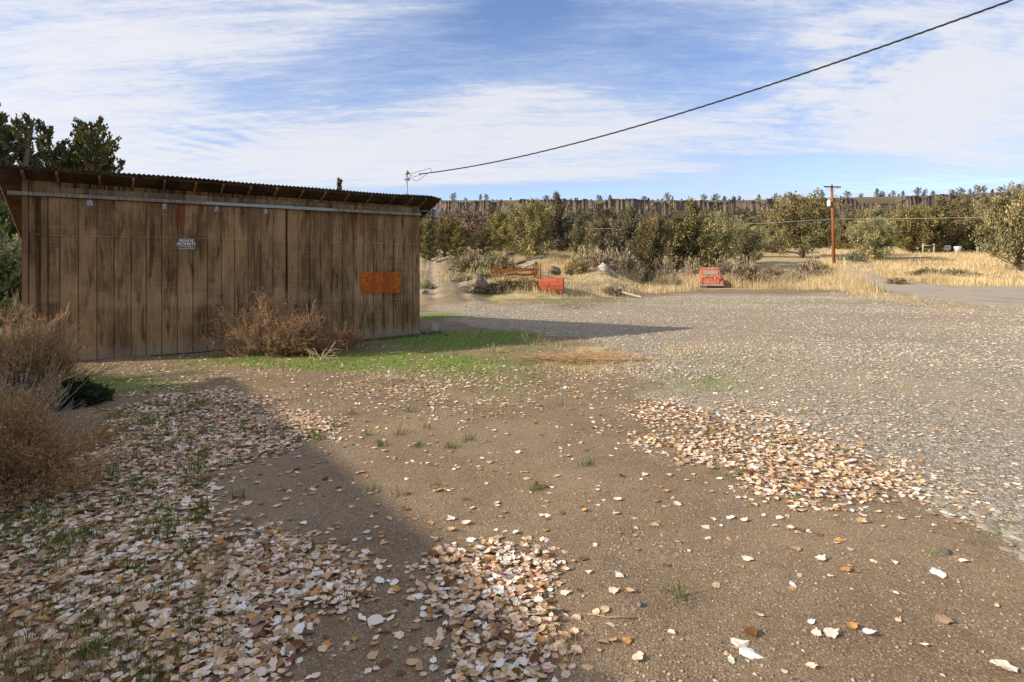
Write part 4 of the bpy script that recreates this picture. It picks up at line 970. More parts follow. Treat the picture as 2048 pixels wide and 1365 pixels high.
DRIFT_A = [(0, 1040), (60, 960), (170, 880), (230, 830), (330, 790), (470, 785), (560, 800), (500, 835), (690, 850), (600, 885), (420, 945), (400, 985), (430, 1015), (540, 1052), (640, 1100), (720, 1140), (770, 1195), (690, 1215), (600, 1235), (640, 1290), (590, 1330), (570, 1420), (-400, 1420), (-400, 1040)]
DRIFT_B = [(850, 1120), (900, 1098), (1010, 1085), (1095, 1105), (1110, 1150), (1085, 1195), (1120, 1250), (1155, 1290), (1110, 1330), (1040, 1350), (1020, 1400), (880, 1400), (905, 1300), (870, 1250), (850, 1200), (820, 1180)]
DRIFT_C = [(1235, 835), (1300, 800), (1400, 805), (1560, 840), (1680, 890), (1760, 930), (1880, 965), (1850, 1000), (1730, 1015), (1620, 1000), (1540, 985), (1430, 945), (1350, 905), (1270, 870)]
def leaf_dens(X, Y, px, py):
    # boundaries wobble so that drifts fray
    w = (fbm(X * 2.2, Y * 2.2, 61) - .5); j_ = np.random.default_rng(5).normal(size=(2,) + np.shape(X)); fr = np.abs(j_[0]) ** 1.5 * np.sign(j_[0])
    qx = px + w * 150 + fr * 26 * (py - 530) / 500; qy = py + (fbm(X * 2.0, Y * 2.0, 62) - .5) * 80 + j_[1] * 16 * (py - 530) / 500
    patch = ss(.30, .52, fbm(X * 1.6, Y * 1.6, 63))
    a = inpoly(qx, qy, DRIFT_A) * (.30 + .70 * patch); a = a * np.where(px < 420, np.where(fbm(X * 3.2, Y * 3.2, 65) < .43, .55, 1), 1)
    b = inpoly(qx, qy, DRIFT_B) * .8; c = inpoly(qx, qy, DRIFT_C) * (.20 + .55 * patch)
    d = np.exp(-((px - 930) / 220) ** 2 - ((py - 775) / 45) ** 2) * .20 + np.exp(-((px - 420) / 240) ** 2 - ((py - 770) / 50) ** 2) * .07
    d = d + np.exp(-((px - 770) / 60) ** 2 - ((py - 768) / 16) ** 2) * .6 + np.exp(-((px - 1180) / 130) ** 2 - ((py - 742) / 14) ** 2) * .22
    d = d + np.exp(-((px - 1600) / 260) ** 2 - ((py - 850) / 60) ** 2) * .12 + np.exp(-((px - 1900) / 160) ** 2 - ((py - 1010) / 40) ** 2) * .10
    d = d + np.exp(-((px - 820) / 130) ** 2 - ((py - 1150) / 120) ** 2) * .10 + np.exp(-((px - 760) / 240) ** 2 - ((py - 950) / 110) ** 2) * .03
    d = d + np.exp(-((px - 740) / 150) ** 2 - ((py - 1290) / 60) ** 2) * .12
    base = .007 * ss(10, 4.5, Y) + .018 * ss(6, 8, Y) * (1 - ss(11, 14, Y)) * (px < 1250) + .006
    return np.clip(np.maximum(np.maximum(a, b), c) + d * patch + base * (px < 1700) + .007 * (px >= 1700), 0, 1)

# leaf shapes: broad toothed poplar leaves, folded and curled
def leaf_shape(r, kind):
    n = 15; th = np.linspace(-np.pi, np.pi, n, endpoint=False) + np.pi / n
    if kind == 'poplar':
        rad = .5 * (1 + .10 * np.cos(th) - .10 * np.cos(2 * th) + .30 * np.exp(-(th / .28) ** 2)) * np.where(np.arange(n) % 2, 1.06, .92) * r.uniform(.90, 1.08, n)
        x = np.cos(th) * rad * 1.08; y = np.sin(th) * rad * r.uniform(.72, .95)
    else:                                                            # five-lobed white leaf
        rad = .5 * np.array([.55, .8, .52, .95, .6, .9, .62, 1.12, .62, .9, .6, .95, .52, .8, .55])
        x = np.cos(th) * rad; y = np.sin(th) * rad
    curl = r.uniform(-.2, .9) * r.choice([1, 1, -1]); fold = r.uniform(-.1, .7) * r.choice([1, 1, -1]); tw = r.uniform(-.45, .45)
    z = curl * x * x * .6 + fold * np.abs(y) * .6 + tw * x * y + r.normal(size=n) * .028
    xm = np.array([-.26, .02, .28]); zm = curl * xm ** 2 * .6
    v = np.r_[np.c_[x, y, z], np.c_[xm, xm * 0, zm]]
    f = []
    for i in range(n):
        j = (i + 1) % n; mx = (x[i] + x[j]) / 2; k = 0 if mx < -.12 else (1 if mx < .15 else 2)
        f.append((i, j, n + k))
    prev = None
    for i in range(n):                                               # stitch between midrib points
        j = (i + 1) % n
    ks = [0 if (x[i] + x[(i+1) % n]) / 2 < -.12 else (1 if (x[i] + x[(i+1) % n]) / 2 < .15 else 2) for i in range(n)]
    for i in range(n):
        a, b2 = ks[i - 1], ks[i]
        if a != b2: f.append((i, n + b2, n + a))
    # stalk
    s = len(v); sx = -.5
    v = np.r_[v, [(sx + .06, .012, z[0]), (sx + .06, -.012, z[0]), (sx - .38, .16 * tw + .008, z[0] + .05), (sx - .38, .16 * tw - .008, z[0] + .05)]]
    f.append((s, s + 1, s + 3)); f.append((s, s + 3, s + 2))
    return v, np.array(f)
lr = np.random.default_rng(17)
SHAPES = [leaf_shape(lr, 'poplar') for _ in range(14)]; WHITE = leaf_shape(lr, 'maple')
LC = np.array([(.84, .70, .56), (.72, .53, .36), (.57, .37, .20), (.55, .28, .095), (.215, .085, .028), (.33, .22, .14), (.86, .80, .72)]); LP = [.22, .24, .23, .06, .09, .12, .04]
LC_C = [.27, .28, .24, .06, .05, .06, .04]
LN = ['pale cream', 'buff', 'tan', 'orange', 'dark russet', 'grey brown', 'chalky white']
m, nt, p = material('dry_leaf', .75, 0, .25)
c = nt.attr('Col'); o = nt.coord('Object')
nz = nt.noise(o, 60, 3, .6); v_ = nt.n.new('ShaderNodeVectorMath'); v_.operation = 'SCALE'; nt.l.new(c, v_.inputs[0]); nt.l.new(nt.math('MULTIPLY_ADD', nz, .7, .65), v_.inputs[3])
nt.l.new(v_.outputs[0], p.inputs['Base Color'])
t = nt.n.new('ShaderNodeBsdfTranslucent'); nt.l.new(v_.outputs[0], t.inputs[0]); mx = nt.n.new('ShaderNodeMixShader'); mx.inputs[0].default_value = .15
nt.l.new(p.outputs[0], mx.inputs[1]); nt.l.new(t.outputs[0], mx.inputs[2]); nt.l.new(mx.outputs[0], nt.n['Material Output'].inputs[0]); M_LEAF = m

X, Y = sample(400000, -9, 7, 2.1, 13.5, leaf_dens, lr, bias=.0)
# keep real-world density right: candidates are ~820 per square metre
qx_, qy_ = proj(X, Y); keep = lr.random(len(X)) < np.where(inpoly(qx_, qy_, DRIFT_A) | inpoly(qx_, qy_, DRIFT_B), .95, .55); X, Y = X[keep], Y[keep]
px, py = proj(X, Y); n = len(X)
dense = np.maximum(inpoly(px, py, DRIFT_A), inpoly(px, py, DRIFT_B))
inC = inpoly(px, py, DRIFT_C)
ci = np.where(inC | (px > 1250), lr.choice(7, n, p=LC_C), lr.choice(7, n, p=LP))
si = lr.integers(0, 14, n); sz = lr.gamma(14, .0029, n).clip(.020, .072) * np.where(Y > 6, .9, 1)
rz = lr.uniform(0, 2 * np.pi, n); tilt = np.abs(lr.normal(0, np.where(dense | inC, .30, .17), n)); ta = lr.uniform(0, 2 * np.pi, n)
zz = gz(X, Y) + np.where(dense, lr.random(n) * .022, np.where(inC, lr.random(n) * .02, .002)) + .005
def leaf_mat(k):
    ax = Vector((math.cos(ta[k]), math.sin(ta[k]), 0))
    return Matrix.Translation((X[k], Y[k], zz[k])) @ Matrix.Rotation(tilt[k], 4, ax) @ Matrix.Rotation(rz[k], 4, 'Z') @ Matrix.Scale(sz[k], 4)
inside = (px > -5) & (px < 2053) & (py < 1368)
order = np.argsort(np.where(inside, -sz / Y, 0)); big = set(order[:285].tolist())
lv = MB()
for s in range(14):
    idx = np.array([k for k in np.nonzero(si == s)[0] if k not in big])
    if not len(idx): continue
    v0, f0 = SHAPES[s]
    cz, sz_ = np.cos(rz[idx]), np.sin(rz[idx]); V = v0[None] * sz[idx][:, None, None]
    x_ = V[..., 0] * cz[:, None] - V[..., 1] * sz_[:, None]; y_ = V[..., 0] * sz_[:, None] + V[..., 1] * cz[:, None]; z_ = V[..., 2]
    ax, ay = np.cos(ta[idx])[:, None], np.sin(ta[idx])[:, None]; ct, st2 = np.cos(tilt[idx])[:, None], np.sin(tilt[idx])[:, None]
    dt = (ax * x_ + ay * y_) * (1 - ct)
    xr = x_ * ct + ay * z_ * st2 + ax * dt; yr = y_ * ct - ax * z_ * st2 + ay * dt; zr = z_ * ct + (ax * y_ - ay * x_) * st2
    P = np.stack([xr + X[idx][:, None], yr + Y[idx][:, None], zr + zz[idx][:, None]], -1)
    off = np.arange(len(idx))[:, None, None] * len(v0)
    col = LC[ci[idx]] * lr.uniform(.78, 1.22, (len(idx), 1)) + lr.normal(size=(len(idx), 3)) * .012
    lv.add(P.reshape(-1, 3), (f0[None] + off).reshape(-1, 3), np.repeat(col.clip(.01, .9), len(v0), 0))
tag(lv.build('leaf_litter', M_LEAF), 'drifts of pale and tan fallen poplar leaves strewn over the dirt yard', 'leaves', kind='stuff')
LM = {}
def leaf_mesh(s, c_, j=0):
    key = (s, c_)
    if key not in LM:
        v0, f0 = SHAPES[s] if s < 14 else WHITE
        b = MB(); b.add(v0, f0, LC[c_] * np.random.default_rng(s * 9 + c_).uniform(.85, 1.15)); LM[key] = b.mesh('fallen_leaf', M_LEAF)
    return LM[key]
for k in sorted(big):
    o = bpy.data.objects.new('fallen_leaf', leaf_mesh(int(si[k]), int(ci[k]))); link(o); o.matrix_world = leaf_mat(k)
    where = 'in the drift in front of the russet bushes' if px[k] < 660 and dense[k] else ('in the small heap midway along the dirt' if 800 < px[k] < 1180 and dense[k] else 'loose on the bare dirt')
    tag(o, f'{LN[ci[k]]} curled fallen leaf lying {where}', 'leaf', f'{LN[ci[k]]} leaves {where}')
# single leaves one can pick out on the bare dirt
for (qx, qy, s, c_, size, ang, lab) in [
 (1482, 1295, 3, 0, .085, .6, 'large cream leaf overlapping a white one on open dirt'), (1496, 1308, 5, 6, .10, -.4, 'chalky white leaf overlapped by a cream one on open dirt'),
 (1025, 1352, 14, 6, .12, 1.2, 'white five lobed leaf at the lower end of the small heap'), (372, 1186, 14, 6, .12, .4, 'white five lobed leaf amid the big leaf drift'),
 (148, 1213, 14, 6, .14, .2, 'torn white lobed leaf by dry grass in the drift'), (225, 1128, 7, 6, .14, .3, 'biggest pale leaf with an orange one across it'),
 (1875, 1150, 4, 6, .085, .2, 'bright white leaf with torn edge near sunken cobbles'), (1660, 1270, 6, 0, .075, .3, 'broad pale leaf beside a smaller pale one on bare dirt'),
 (1632, 1270, 2, 0, .055, 1.0, 'smaller pale leaf paired with a broad pale one'), (1735, 1270, 8, 6, .05, -.5, 'small chalky leaf alone past the pale pair'),
 (1500, 1270, 9, 4, .065, .2, 'rusty brown leaf with long stalk on bare dirt'), (1702, 1258, 10, 3, .06, .4, 'orange brown leaf just above the small chalky one'),
 (1885, 1243, 1, 5, .07, -.9, 'grey folded leaf standing on edge on dirt'), (2005, 1338, 11, 0, .09, -.2, 'pale pink leaf in the lowest corner of the dirt'),
 (1225, 1188, 6, 0, .06, .3, 'cream leaf with a russet stalk above the crooked twig'), (1252, 1288, 2, 3, .055, .7, 'small orange leaf beside a splinter of straw'),
 (1330, 985, 9, 2, .055, 0, 'tan leaf under the straw twig clump'), (1690, 1142, 12, 3, .055, .2, 'golden leaf with thin stalk on dirt'), (1640, 1122, 13, 0, .07, .5, 'cream leaf throwing a thin stalk shadow'),
 (1590, 1100, 1, 2, .06, .1, 'tan leaf lying before scattered grit'), (940, 1083, 3, 6, .055, 0, 'white leaf just above the small heap'), (930, 1050, 8, 0, .055, .2, 'cream leaf with a stalk lying farther up the dirt'), (1094, 1033, 5, 6, .05, .3, 'small white leaf alone on open dirt'), (750, 1250, 7, 0, .085, .5, 'large cream leaf on dark shaded dirt')]:
    gx_, gy_ = px_ground(qx, qy); o = bpy.data.objects.new('fallen_leaf', leaf_mesh(s, c_)); link(o)
    o.location = (gx_, gy_, float(gz(gx_, gy_)) + .012); o.rotation_euler = (random.uniform(-.1, .25), random.uniform(-.15, .15), ang); o.scale = (size,) * 3; tag(o, lab, 'leaf')

# ------------------------------------------------------------------ stones
def stones(r, X, Y, size, cols, flat=(.35, .7), sunk=.35):
    n = len(X); base = np.array([(1,0,0),(.5,.87,0),(-.5,.87,0),(-1,0,0),(-.5,-.87,0),(.5,-.87,0),(.55,.0,.75),(-.28,.5,.75),(-.28,-.5,.75),(0,0,-.6)], float)
    f = np.array([(0,1,6),(1,7,6),(1,2,7),(2,3,7),(3,8,7),(3,4,8),(4,5,8),(5,6,8),(5,0,6),(6,7,8)])
    V = base[None] * (1 + r.normal(size=(n, 10, 3)) * .16)
    V = V * np.stack([r.uniform(.8, 1.35, n), r.uniform(.65, 1.0, n), r.uniform(*flat, n)], -1)[:, None, :] * size[:, None, None] * .5
    a = r.uniform(0, 6.28, n); ca, sa = np.cos(a)[:, None], np.sin(a)[:, None]
    x_ = V[..., 0] * ca - V[..., 1] * sa; y_ = V[..., 0] * sa + V[..., 1] * ca
    P = np.stack([x_ + X[:, None], y_ + Y[:, None], V[..., 2] + (gz(X, Y) + size * (.12 - .1 * sunk))[:, None]], -1)
    return P.reshape(-1, 3), (f[None] + np.arange(n)[:, None, None] * 10).reshape(-1, 3), np.repeat(cols, 10, 0)
r = np.random.default_rng(23)
GC = np.array([(.34, .285, .215), (.45, .385, .29), (.25, .215, .175), (.49, .425, .33), (.38, .285, .19), (.19, .175, .16), (.42, .335, .235)])
gcol = lambda n: GC[r.choice(7, n, p=[.25, .24, .14, .12, .12, .05, .08])] * r.uniform(.8, 1.2, (n, 1))
b = MB()
M_STONE = mat_col('pebble', .85, .22, 30, .25)
for n, y0, y1, s0, s1 in [(90000, 3.2, 9, .014, .055), (70000, 9, 17, .03, .075), (90000, 17, 33, .03, .085)]:
    X, Y = sample(n, -2, 24, y0, y1, lambda X, Y, px, py: m_gravel(X, Y) * (.75 - .45 * m_green(X, Y)) * (.25 if y0 < 5 else .42) * (1 + 1.2 * ss(.45, .65, fbm(X * .8, Y * .8, 71))) * .8, r, 0)
    b.add(*stones(r, X, Y, s0 + (s1 - s0) * r.random(len(X)) ** 2.2, gcol(len(X))))
    NST = len(X)
tag(b.build('gravel', M_STONE), 'loose grey and tan river gravel spread over the sunny side of the yard', 'gravel', kind='stuff')
b = MB()                                                             # grit on the dirt
X, Y = sample(95000, -4, 5, 2.1, 9, lambda X, Y, px, py: (1 - m_gravel(X, Y)) * .7 * (.25 + .9 * ss(.45, .7, fbm(X * 1.3, Y * 1.3, 77))), r, 0, .9)
b.add(*stones(r, X, Y, .003 + .018 * r.random(len(X)) ** 4, gcol(len(X)) * .85, (.5, .9)))
tag(b.build('grit', M_STONE), 'fine grit and pebbles scattered over the bare brown dirt', 'grit', kind='stuff')
b = MB()                                                             # bits of straw and stalk trodden into the dirt
X, Y = sample(5200, -4, 5, 2.1, 11, lambda X, Y, px, py: .25 + .6 * ss(.5, .7, fbm(X * 1.1, Y * 1.1, 79)), r, 0, .6)
a_ = r.uniform(0, 6.28, len(X)); l_ = r.uniform(.008, .05, len(X)); dx_ = np.c_[np.cos(a_) * l_, np.sin(a_) * l_, r.uniform(-.1, .25, len(X)) * l_]; P0 = np.c_[X, Y, gz(X, Y) + .003]
b.add(*prisms(P0, P0 + dx_, np.full(len(X), .0011), np.full(len(X), .0008), np.array([(.50, .38, .23), (.36, .23, .12), (.14, .09, .05)])[r.choice(3, len(X), p=[.5, .3, .2])]))
tag(b.build('stalk_litter', M_TWIG), 'broken straw and stalk bits trodden into the bare dirt', 'straw litter', kind='stuff')
b = MB()                                                             # sunken cobbles
X, Y = sample(9000, 2.4, 6, 3.0, 6.2, lambda X, Y, px, py: ss(1760, 1960, px + (fbm(X * 2, Y * 2, 5) - .5) * 260) * ss(2.9, 3.3, X) * .22 * ss(960, 1040, py), r, 0)
b.add(*stones(r, X, Y, r.uniform(.04, .10, len(X)), np.array([(.33, .285, .215)]) * r.uniform(.7, 1.25, (len(X), 1)), (.16, .28), .9))
tag(b.build('cobbles', M_STONE, None, True), 'flat grey cobbles sunk in the dirt at the gravel edge', 'cobbles', kind='stuff')

def rock(name, label, X, Y, size, seed, col, sq=(1, .8, .6), rot=(0, 0, 0), cat='rock', group=None, z=None, mat=None):
    r = np.random.default_rng(seed); bm = __import__('bmesh').new()
    __import__('bmesh').ops.create_icosphere(bm, subdivisions=3, radius=.5)
    nr = [Vector(r.normal(size=3)).normalized() for _ in range(9)]; dd = [r.uniform(.24, .44) for _ in range(9)]
    for v in bm.verts:
        for a, q in zip(nr, dd):
            k = v.co.dot(a)
            if k > q: v.co -= a * (k - q) * .92
        v.co += Vector(r.normal(size=3)) * .008
        v.co.x *= sq[0]; v.co.y *= sq[1]; v.co.z *= sq[2]
    me = bpy.data.meshes.new(name); bm.to_mesh(me); bm.free()
    a = me.color_attributes.new('Col', 'FLOAT_COLOR', 'POINT'); a.data.foreach_set('color', np.tile((*col, 1), len(me.vertices)).astype(np.float32))
    me.materials.append(mat or M_BOULDER); o = link(bpy.data.objects.new(name, me)); o.scale = (size,) * 3; o.rotation_euler = rot
    o.location = (X, Y, float(gz(X, Y)) + (size * sq[2] * .25 if z is None else z)); return tag(o, label, cat, group)
m, nt, p = material('boulder', .9, 0, .2)
n_ = nt.noise(nt.coord('Object'), 7, 8, .7); c = nt.mix(nt.step(n_, .4, .62), (.45, .42, .38), (1.0, .96, .9))
c = nt.mix(nt.math('MULTIPLY', nt.step(nt.noise(nt.coord('Object'), 4, 5, .6), .58, .68), .6), c, (.55, .5, .3))
nt.l.new(nt.mix(1.0, nt.attr('Col'), c, 'MULTIPLY'), p.inputs['Base Color']); nt.l.new(nt.bump(n_, .7, .05), p.inputs['Normal']); M_BOULDER = m
def at(px, Y): return (px - CX) / F * Y
rock('boulder', 'pale grey lichened boulder leaning in the dry grass', at(1216, 37), 37.0, 1.75, 81, (.46, .43, .385), (1.0, .5, .36), (0, R(33), R(8)), z=.42)
rock('boulder', 'brown angular boulder in the bank at the foot of the track', at(955, 29.6), 29.6, 1.25, 82, (.27, .21, .155), (.9, .7, .85), (0, 0, .4), z=.35)
rock('boulder', 'dark flat faced lump of cut bank dirt at the top of the bank', at(1108, 36), 36.0, .95, 83, (.24, .17, .12), (1.0, .6, .85), (0, 0, .2), z=.25)  # this and the next lump stand for the bank's dark cut dirt
rock('boulder', 'dark lump of cut bank dirt next to the flat faced one', at(1140, 36.5), 36.5, .7, 84, (.2, .16, .11), (1.0, .6, .7), (0, 0, .9), z=.2)
rock('boulder', 'cream rock lying in the brush above the pickup', at(1397, 49), 49, .55, 85, (.55, .5, .42), z=.75)
rock('boulder', 'pale slab of rock at the crest of the track', at(885, 44.5), 44.5, 1.0, 88, (.4, .37, .33), (1.2, .6, .4), (0, R(-22), 0), z=.25)
rock('boulder', 'small tan boulder at the shed side of the track foot', at(848, 28.5), 28.5, .5, 89, (.36, .33, .28), z=.15)
for q, (px, py, s, sd, lab) in enumerate([(852, 668, .24, 1, 'low grey stone beside the shed corner under the concrete block'), (866, 668, .22, 2, 'pale stone propping the concrete block'), (884, 667, .24, 3, 'pale stone at the sunny end of the block pile'), (893, 672, .15, 4, 'small stone fallen off the block pile'), (858, 664, .18, 5, 'flat stone behind the concrete block')]):
    X, Y = px_ground(px, py); rock('stone', lab, X, Y, s, 90 + sd, (.31, .28, .245), (1.1, .8, .55), (0, 0, q * 1.3), 'stone')
X, Y = px_ground(869, 668); blk = thing('concrete_block', 'grey concrete block set on stones beside the shed corner', 'block', (X, Y + .03, float(gz(X, Y)) + .10), .25)
b = MB()
for lo, hi in [((-.10, -.10, 0), (-.075, .10, .17)), ((.075, -.10, 0), (.10, .10, .17)), ((-.0745, -.10, 0), (.0745, -.07, .17)), ((-.0745, .07, 0), (.0745, .10, .17)), ((-.0745, -.0695, .07), (.0745, .0695, .1))]: b.box(lo, hi, (.36, .34, .31))
b.build('shell', mat_col('concrete', .95, .3, 25), blk)
for px, py, s, sd, c_, lab in [(1281, 1215, .03, 1, (.14, .14, .145), 'smooth dark grey stone above the crooked twig'), (1888, 1105, .05, 2, (.085, .08, .075), 'flat black stone by the sunken cobbles'), (1234, 1149, .022, 3, (.3, .32, .35), 'bluish pebble on the open dirt'), (650, 960, .035, 4, (.07, .055, .045), 'dark clod of earth in the shade'), (1735, 1045, .03, 5, (.13, .125, .12), 'dark pebble below the leaf strip')]:
    X, Y = px_ground(px, py); rock('pebble', lab, X, Y, s * 1.4, 100 + sd, c_, (1.2, .8, .6), (0, 0, sd), 'stone', mat=M_STONE)
X, Y = px_ground(1228, 1242); tw = MB().tube([(-.13, .035, .008), (-.09, .02, .012), (-.03, .0, .01), (.02, .004, .014), (.12, -.003, .008)], [.002, .003, .0035, .003, .0025], 6, (.42, .30, .20)); tw.tube([(-.09, .02, .012), (-.12, .0, .006)], .002, 5, (.42, .3, .2))
o = tw.build('twig', M_TWIG, None, True); o.location = (X, Y, float(gz(X, Y))); tag(o, 'crooked pale twig lying on open dirt past the small heap', 'twig')
bush('straw_tangle', 'small tangle of pale straw twigs on the open dirt', *px_ground(1195, 990), 62, (.6, .6, .35), n0=10, L0=.16, spread=.6, levels=1, kids=(1,), upb=.3, rad=.002, c0=(.42, .30, .19), c1=(.42, .3, .19))
bush('straw_tangle', 'dead straw plant with two upright stalks in a leaf heap', *px_ground(775, 772), 63, (1, .8, 1), n0=12, L0=.38, spread=.4, levels=1, kids=(1,), upb=1.2, rad=.005, c0=(.50, .39, .25), c1=(.48, .37, .23))
bush('straw_tangle', 'flattened tan straw mat in the middle of the yard', *px_ground(1150, 722), 64, (1.9, 1.0, .28), n0=70, L0=.55, spread=.5, levels=2, kids=(2, 1), upb=.1, rad=.004, c0=(.46, .30, .16), c1=(.40, .25, .13))
bush('straw_tangle', 'thin reddish weed stalks standing at the edge of the shed shadow', *px_ground(1065, 690), 65, (1, .7, .9), n0=14, L0=.42, spread=.35, levels=2, kids=(1, 1), upb=.9, rad=.004, c0=(.34, .23, .14), c1=(.3, .2, .12))
bush('straw_tangle', 'pale straw tuft at the rim of the dark green grass', *px_ground(990, 706), 66, (.9, .6, .6), n0=30, L0=.26, spread=.3, levels=1, kids=(1,), upb=.6, rad=.003, c0=(.5, .38, .22), c1=(.45, .34, .2))

# ------------------------------------------------------------------ grass
def blades(r, X, Y, h, w, cols, lean=.35, seg=1, droop=.3):
    n = len(X); a = r.uniform(0, 6.28, n); d = np.c_[np.cos(a), np.sin(a)]; la = r.uniform(0, 6.28, n); l = np.abs(r.normal(0, lean, n))
    L2 = np.c_[np.cos(la), np.sin(la)] * (l * h)[:, None]; z0 = gz(X, Y) - .01
    B = np.c_[X, Y]
    p0 = np.c_[B - d * w[:, None] / 2, z0]; p1 = np.c_[B + d * w[:, None] / 2, z0]
    m0 = np.c_[B + L2 * .35 - d * w[:, None] * .36, z0 + h * .58]; m1 = np.c_[B + L2 * .35 + d * w[:, None] * .36, z0 + h * .58]
    tp = np.c_[B + L2, z0 + h * (1 - droop * l)]
    v = np.stack([p0, p1, m1, m0, tp], 1).reshape(-1, 3); o = np.arange(n)[:, None] * 5
    return [(v, o + np.array([[0, 1, 2, 3]]), np.repeat(cols, 5, 0)), (o + np.array([[3, 2, 4]]))]
def add_blades(b, *a, **k):
    (v, f, c), f2 = blades(*a, **k); base = b.n; b.add(v, f, c); b.f.append(f2 + base)
r = np.random.default_rng(29)
gcols = lambda n: np.array([(.14, .235, .028), (.10, .185, .022), (.22, .265, .05), (.32, .27, .11)])[r.choice(4, n, p=[.38, .3, .22, .1])] * r.uniform(.75, 1.25, (n, 1))
b = MB()
X, Y = sample(210000, -9, 6, 2.2, 20, lambda X, Y, px, py: m_green(X, Y) * np.where(Y > 7, .75, .35) * .8, r)
n = len(X); add_blades(b, r, X, Y, r.uniform(.02, .075, n) * np.where((Y > 9.5) & (X < 1.5), 1.1, .8), r.uniform(.004, .009, n) * np.where(Y > 8, 1.3, 1), gcols(n), lean=.6)
# tufts poking through the leaf drift
cx0, cy0 = sample(5200, -6, 1, 2.2, 7.5, lambda X, Y, px, py: (inpoly(px, py, DRIFT_A) * np.where(px < 420, .22, .05) + inpoly(px, py, DRIFT_C) * .1 + .012), r)
k = r.integers(12, 40, len(cx0)); X = np.repeat(cx0, k) + r.normal(size=k.sum()) * .035; Y = np.repeat(cy0, k) + r.normal(size=k.sum()) * .035
n = len(X); add_blades(b, r, X, Y, r.uniform(.045, .13, n), r.uniform(.0035, .007, n), gcols(n) * .72, lean=.55)
cx0, cy0 = sample(1500, 1.5, 8, 3.2, 8, lambda X, Y, px, py: np.exp(-((px - 1560) / 220) ** 2 - ((py - 925) / 60) ** 2) * .5 + np.exp(-((px - 1930) / 120) ** 2 - ((py - 1060) / 45) ** 2) * .35, r)
k = r.integers(8, 22, len(cx0)); X = np.repeat(cx0, k) + r.normal(size=k.sum()) * .03; Y = np.repeat(cy0, k) + r.normal(size=k.sum()) * .03
n = len(X); add_blades(b, r, X, Y, r.uniform(.02, .06, n), r.uniform(.003, .006, n), gcols(n), lean=.6)
tag(b.build('green_grass', M_GRASS), 'short green grass along the shed, in its shadow and among the leaves', 'grass', kind='stuff')
scols = lambda n: np.array([(.60, .47, .255), (.50, .365, .18), (.72, .60, .37), (.38, .255, .13)])[r.choice(4, n, p=[.36, .27, .24, .13])] * r.uniform(.8, 1.2, (n, 1))
b = MB()
# tall pale grass round the pickup and along the bank
X, Y = sample(200000, -6, 40, 29.5, 64, lambda X, Y, px, py: m_straw(X, Y) * ss(.22, .5, fbm(X * .35, Y * .35, 83)) * .8 * ~((np.abs(X - 15.4) < 1.5) & (Y < 44.8)), r)
n = len(X); hh = (.25 + .75 * ss(.35, .7, fbm(X * .3, Y * .3, 85))) * r.uniform(.5, 1.1, n) * np.where((X > 6) & (Y > 38), 1.25, .7) * np.where(Y < 33, .8, 1)
add_blades(b, r, X, Y, hh, r.uniform(.010, .026, n), scols(n), lean=.28)
# the field beyond the road
X, Y = sample(330000, 24, 115, 44, 112, lambda X, Y, px, py: m_straw(X, Y) * (px > 1640) * ss(.2, .45, fbm(X * .2, Y * .2, 84)) * .75, r, 0)
n = len(X); add_blades(b, r, X, Y, r.uniform(.25, 1.0, n) * (.2 + .8 * fbm(X * .25, Y * .25, 86)), r.uniform(.015, .045, n), scols(n) * 1.08, lean=.25)
# straw in the yard, track verge and the lower corner
X, Y = sample(90000, -5, 12, 9, 29, lambda X, Y, px, py: m_straw(X, Y) * .8, r)
n = len(X); add_blades(b, r, X, Y, r.uniform(.03, .14, n), r.uniform(.005, .012, n), scols(n), lean=1.0)
X, Y = sample(40000, 14, 32, 14, 46, lambda X, Y, px, py: np.exp(-((X - np.interp(Y, [12, 21, 30, 41, 50], [16.6, 17.8, 20, 24.6, 28])) / 1.2) ** 2) * ss(15, 24, Y) * ss(.35, .6, fbm(X * .5, Y * .5, 88)) * .7, r)
n = len(X); add_blades(b, r, X, Y, r.uniform(.04, .16, n), r.uniform(.01, .02, n), scols(n) * np.array([.8, .66, .55]), lean=.8)
cx0, cy0 = sample(3200, -5, 1, 2.1, 4.6, lambda X, Y, px, py: np.exp(-((px - 60) / 260) ** 2 - ((py - 1330) / 60) ** 2) * 1.0 + np.exp(-((px - 420) / 90) ** 2 - ((py - 1140) / 40) ** 2) * .4 + np.exp(-((px - 1120) / 60) ** 2 - ((py - 1310) / 40) ** 2) * .3 + np.exp(-((px - 140) / 60) ** 2 - ((py - 1160) / 40) ** 2) * .4, r)
k = r.integers(10, 34, len(cx0)); X = np.repeat(cx0, k) + r.normal(size=k.sum()) * .05; Y = np.repeat(cy0, k) + r.normal(size=k.sum()) * .05
n = len(X); add_blades(b, r, X, Y, r.uniform(.04, .13, n), r.uniform(.0015, .0035, n), scols(n) * np.array([.82, .68, .58]), lean=.9)
tag(b.build('dry_grass', M_STRAW), 'tall straw coloured dry grass on the bank, round the pickup and in the field', 'grass', kind='stuff')

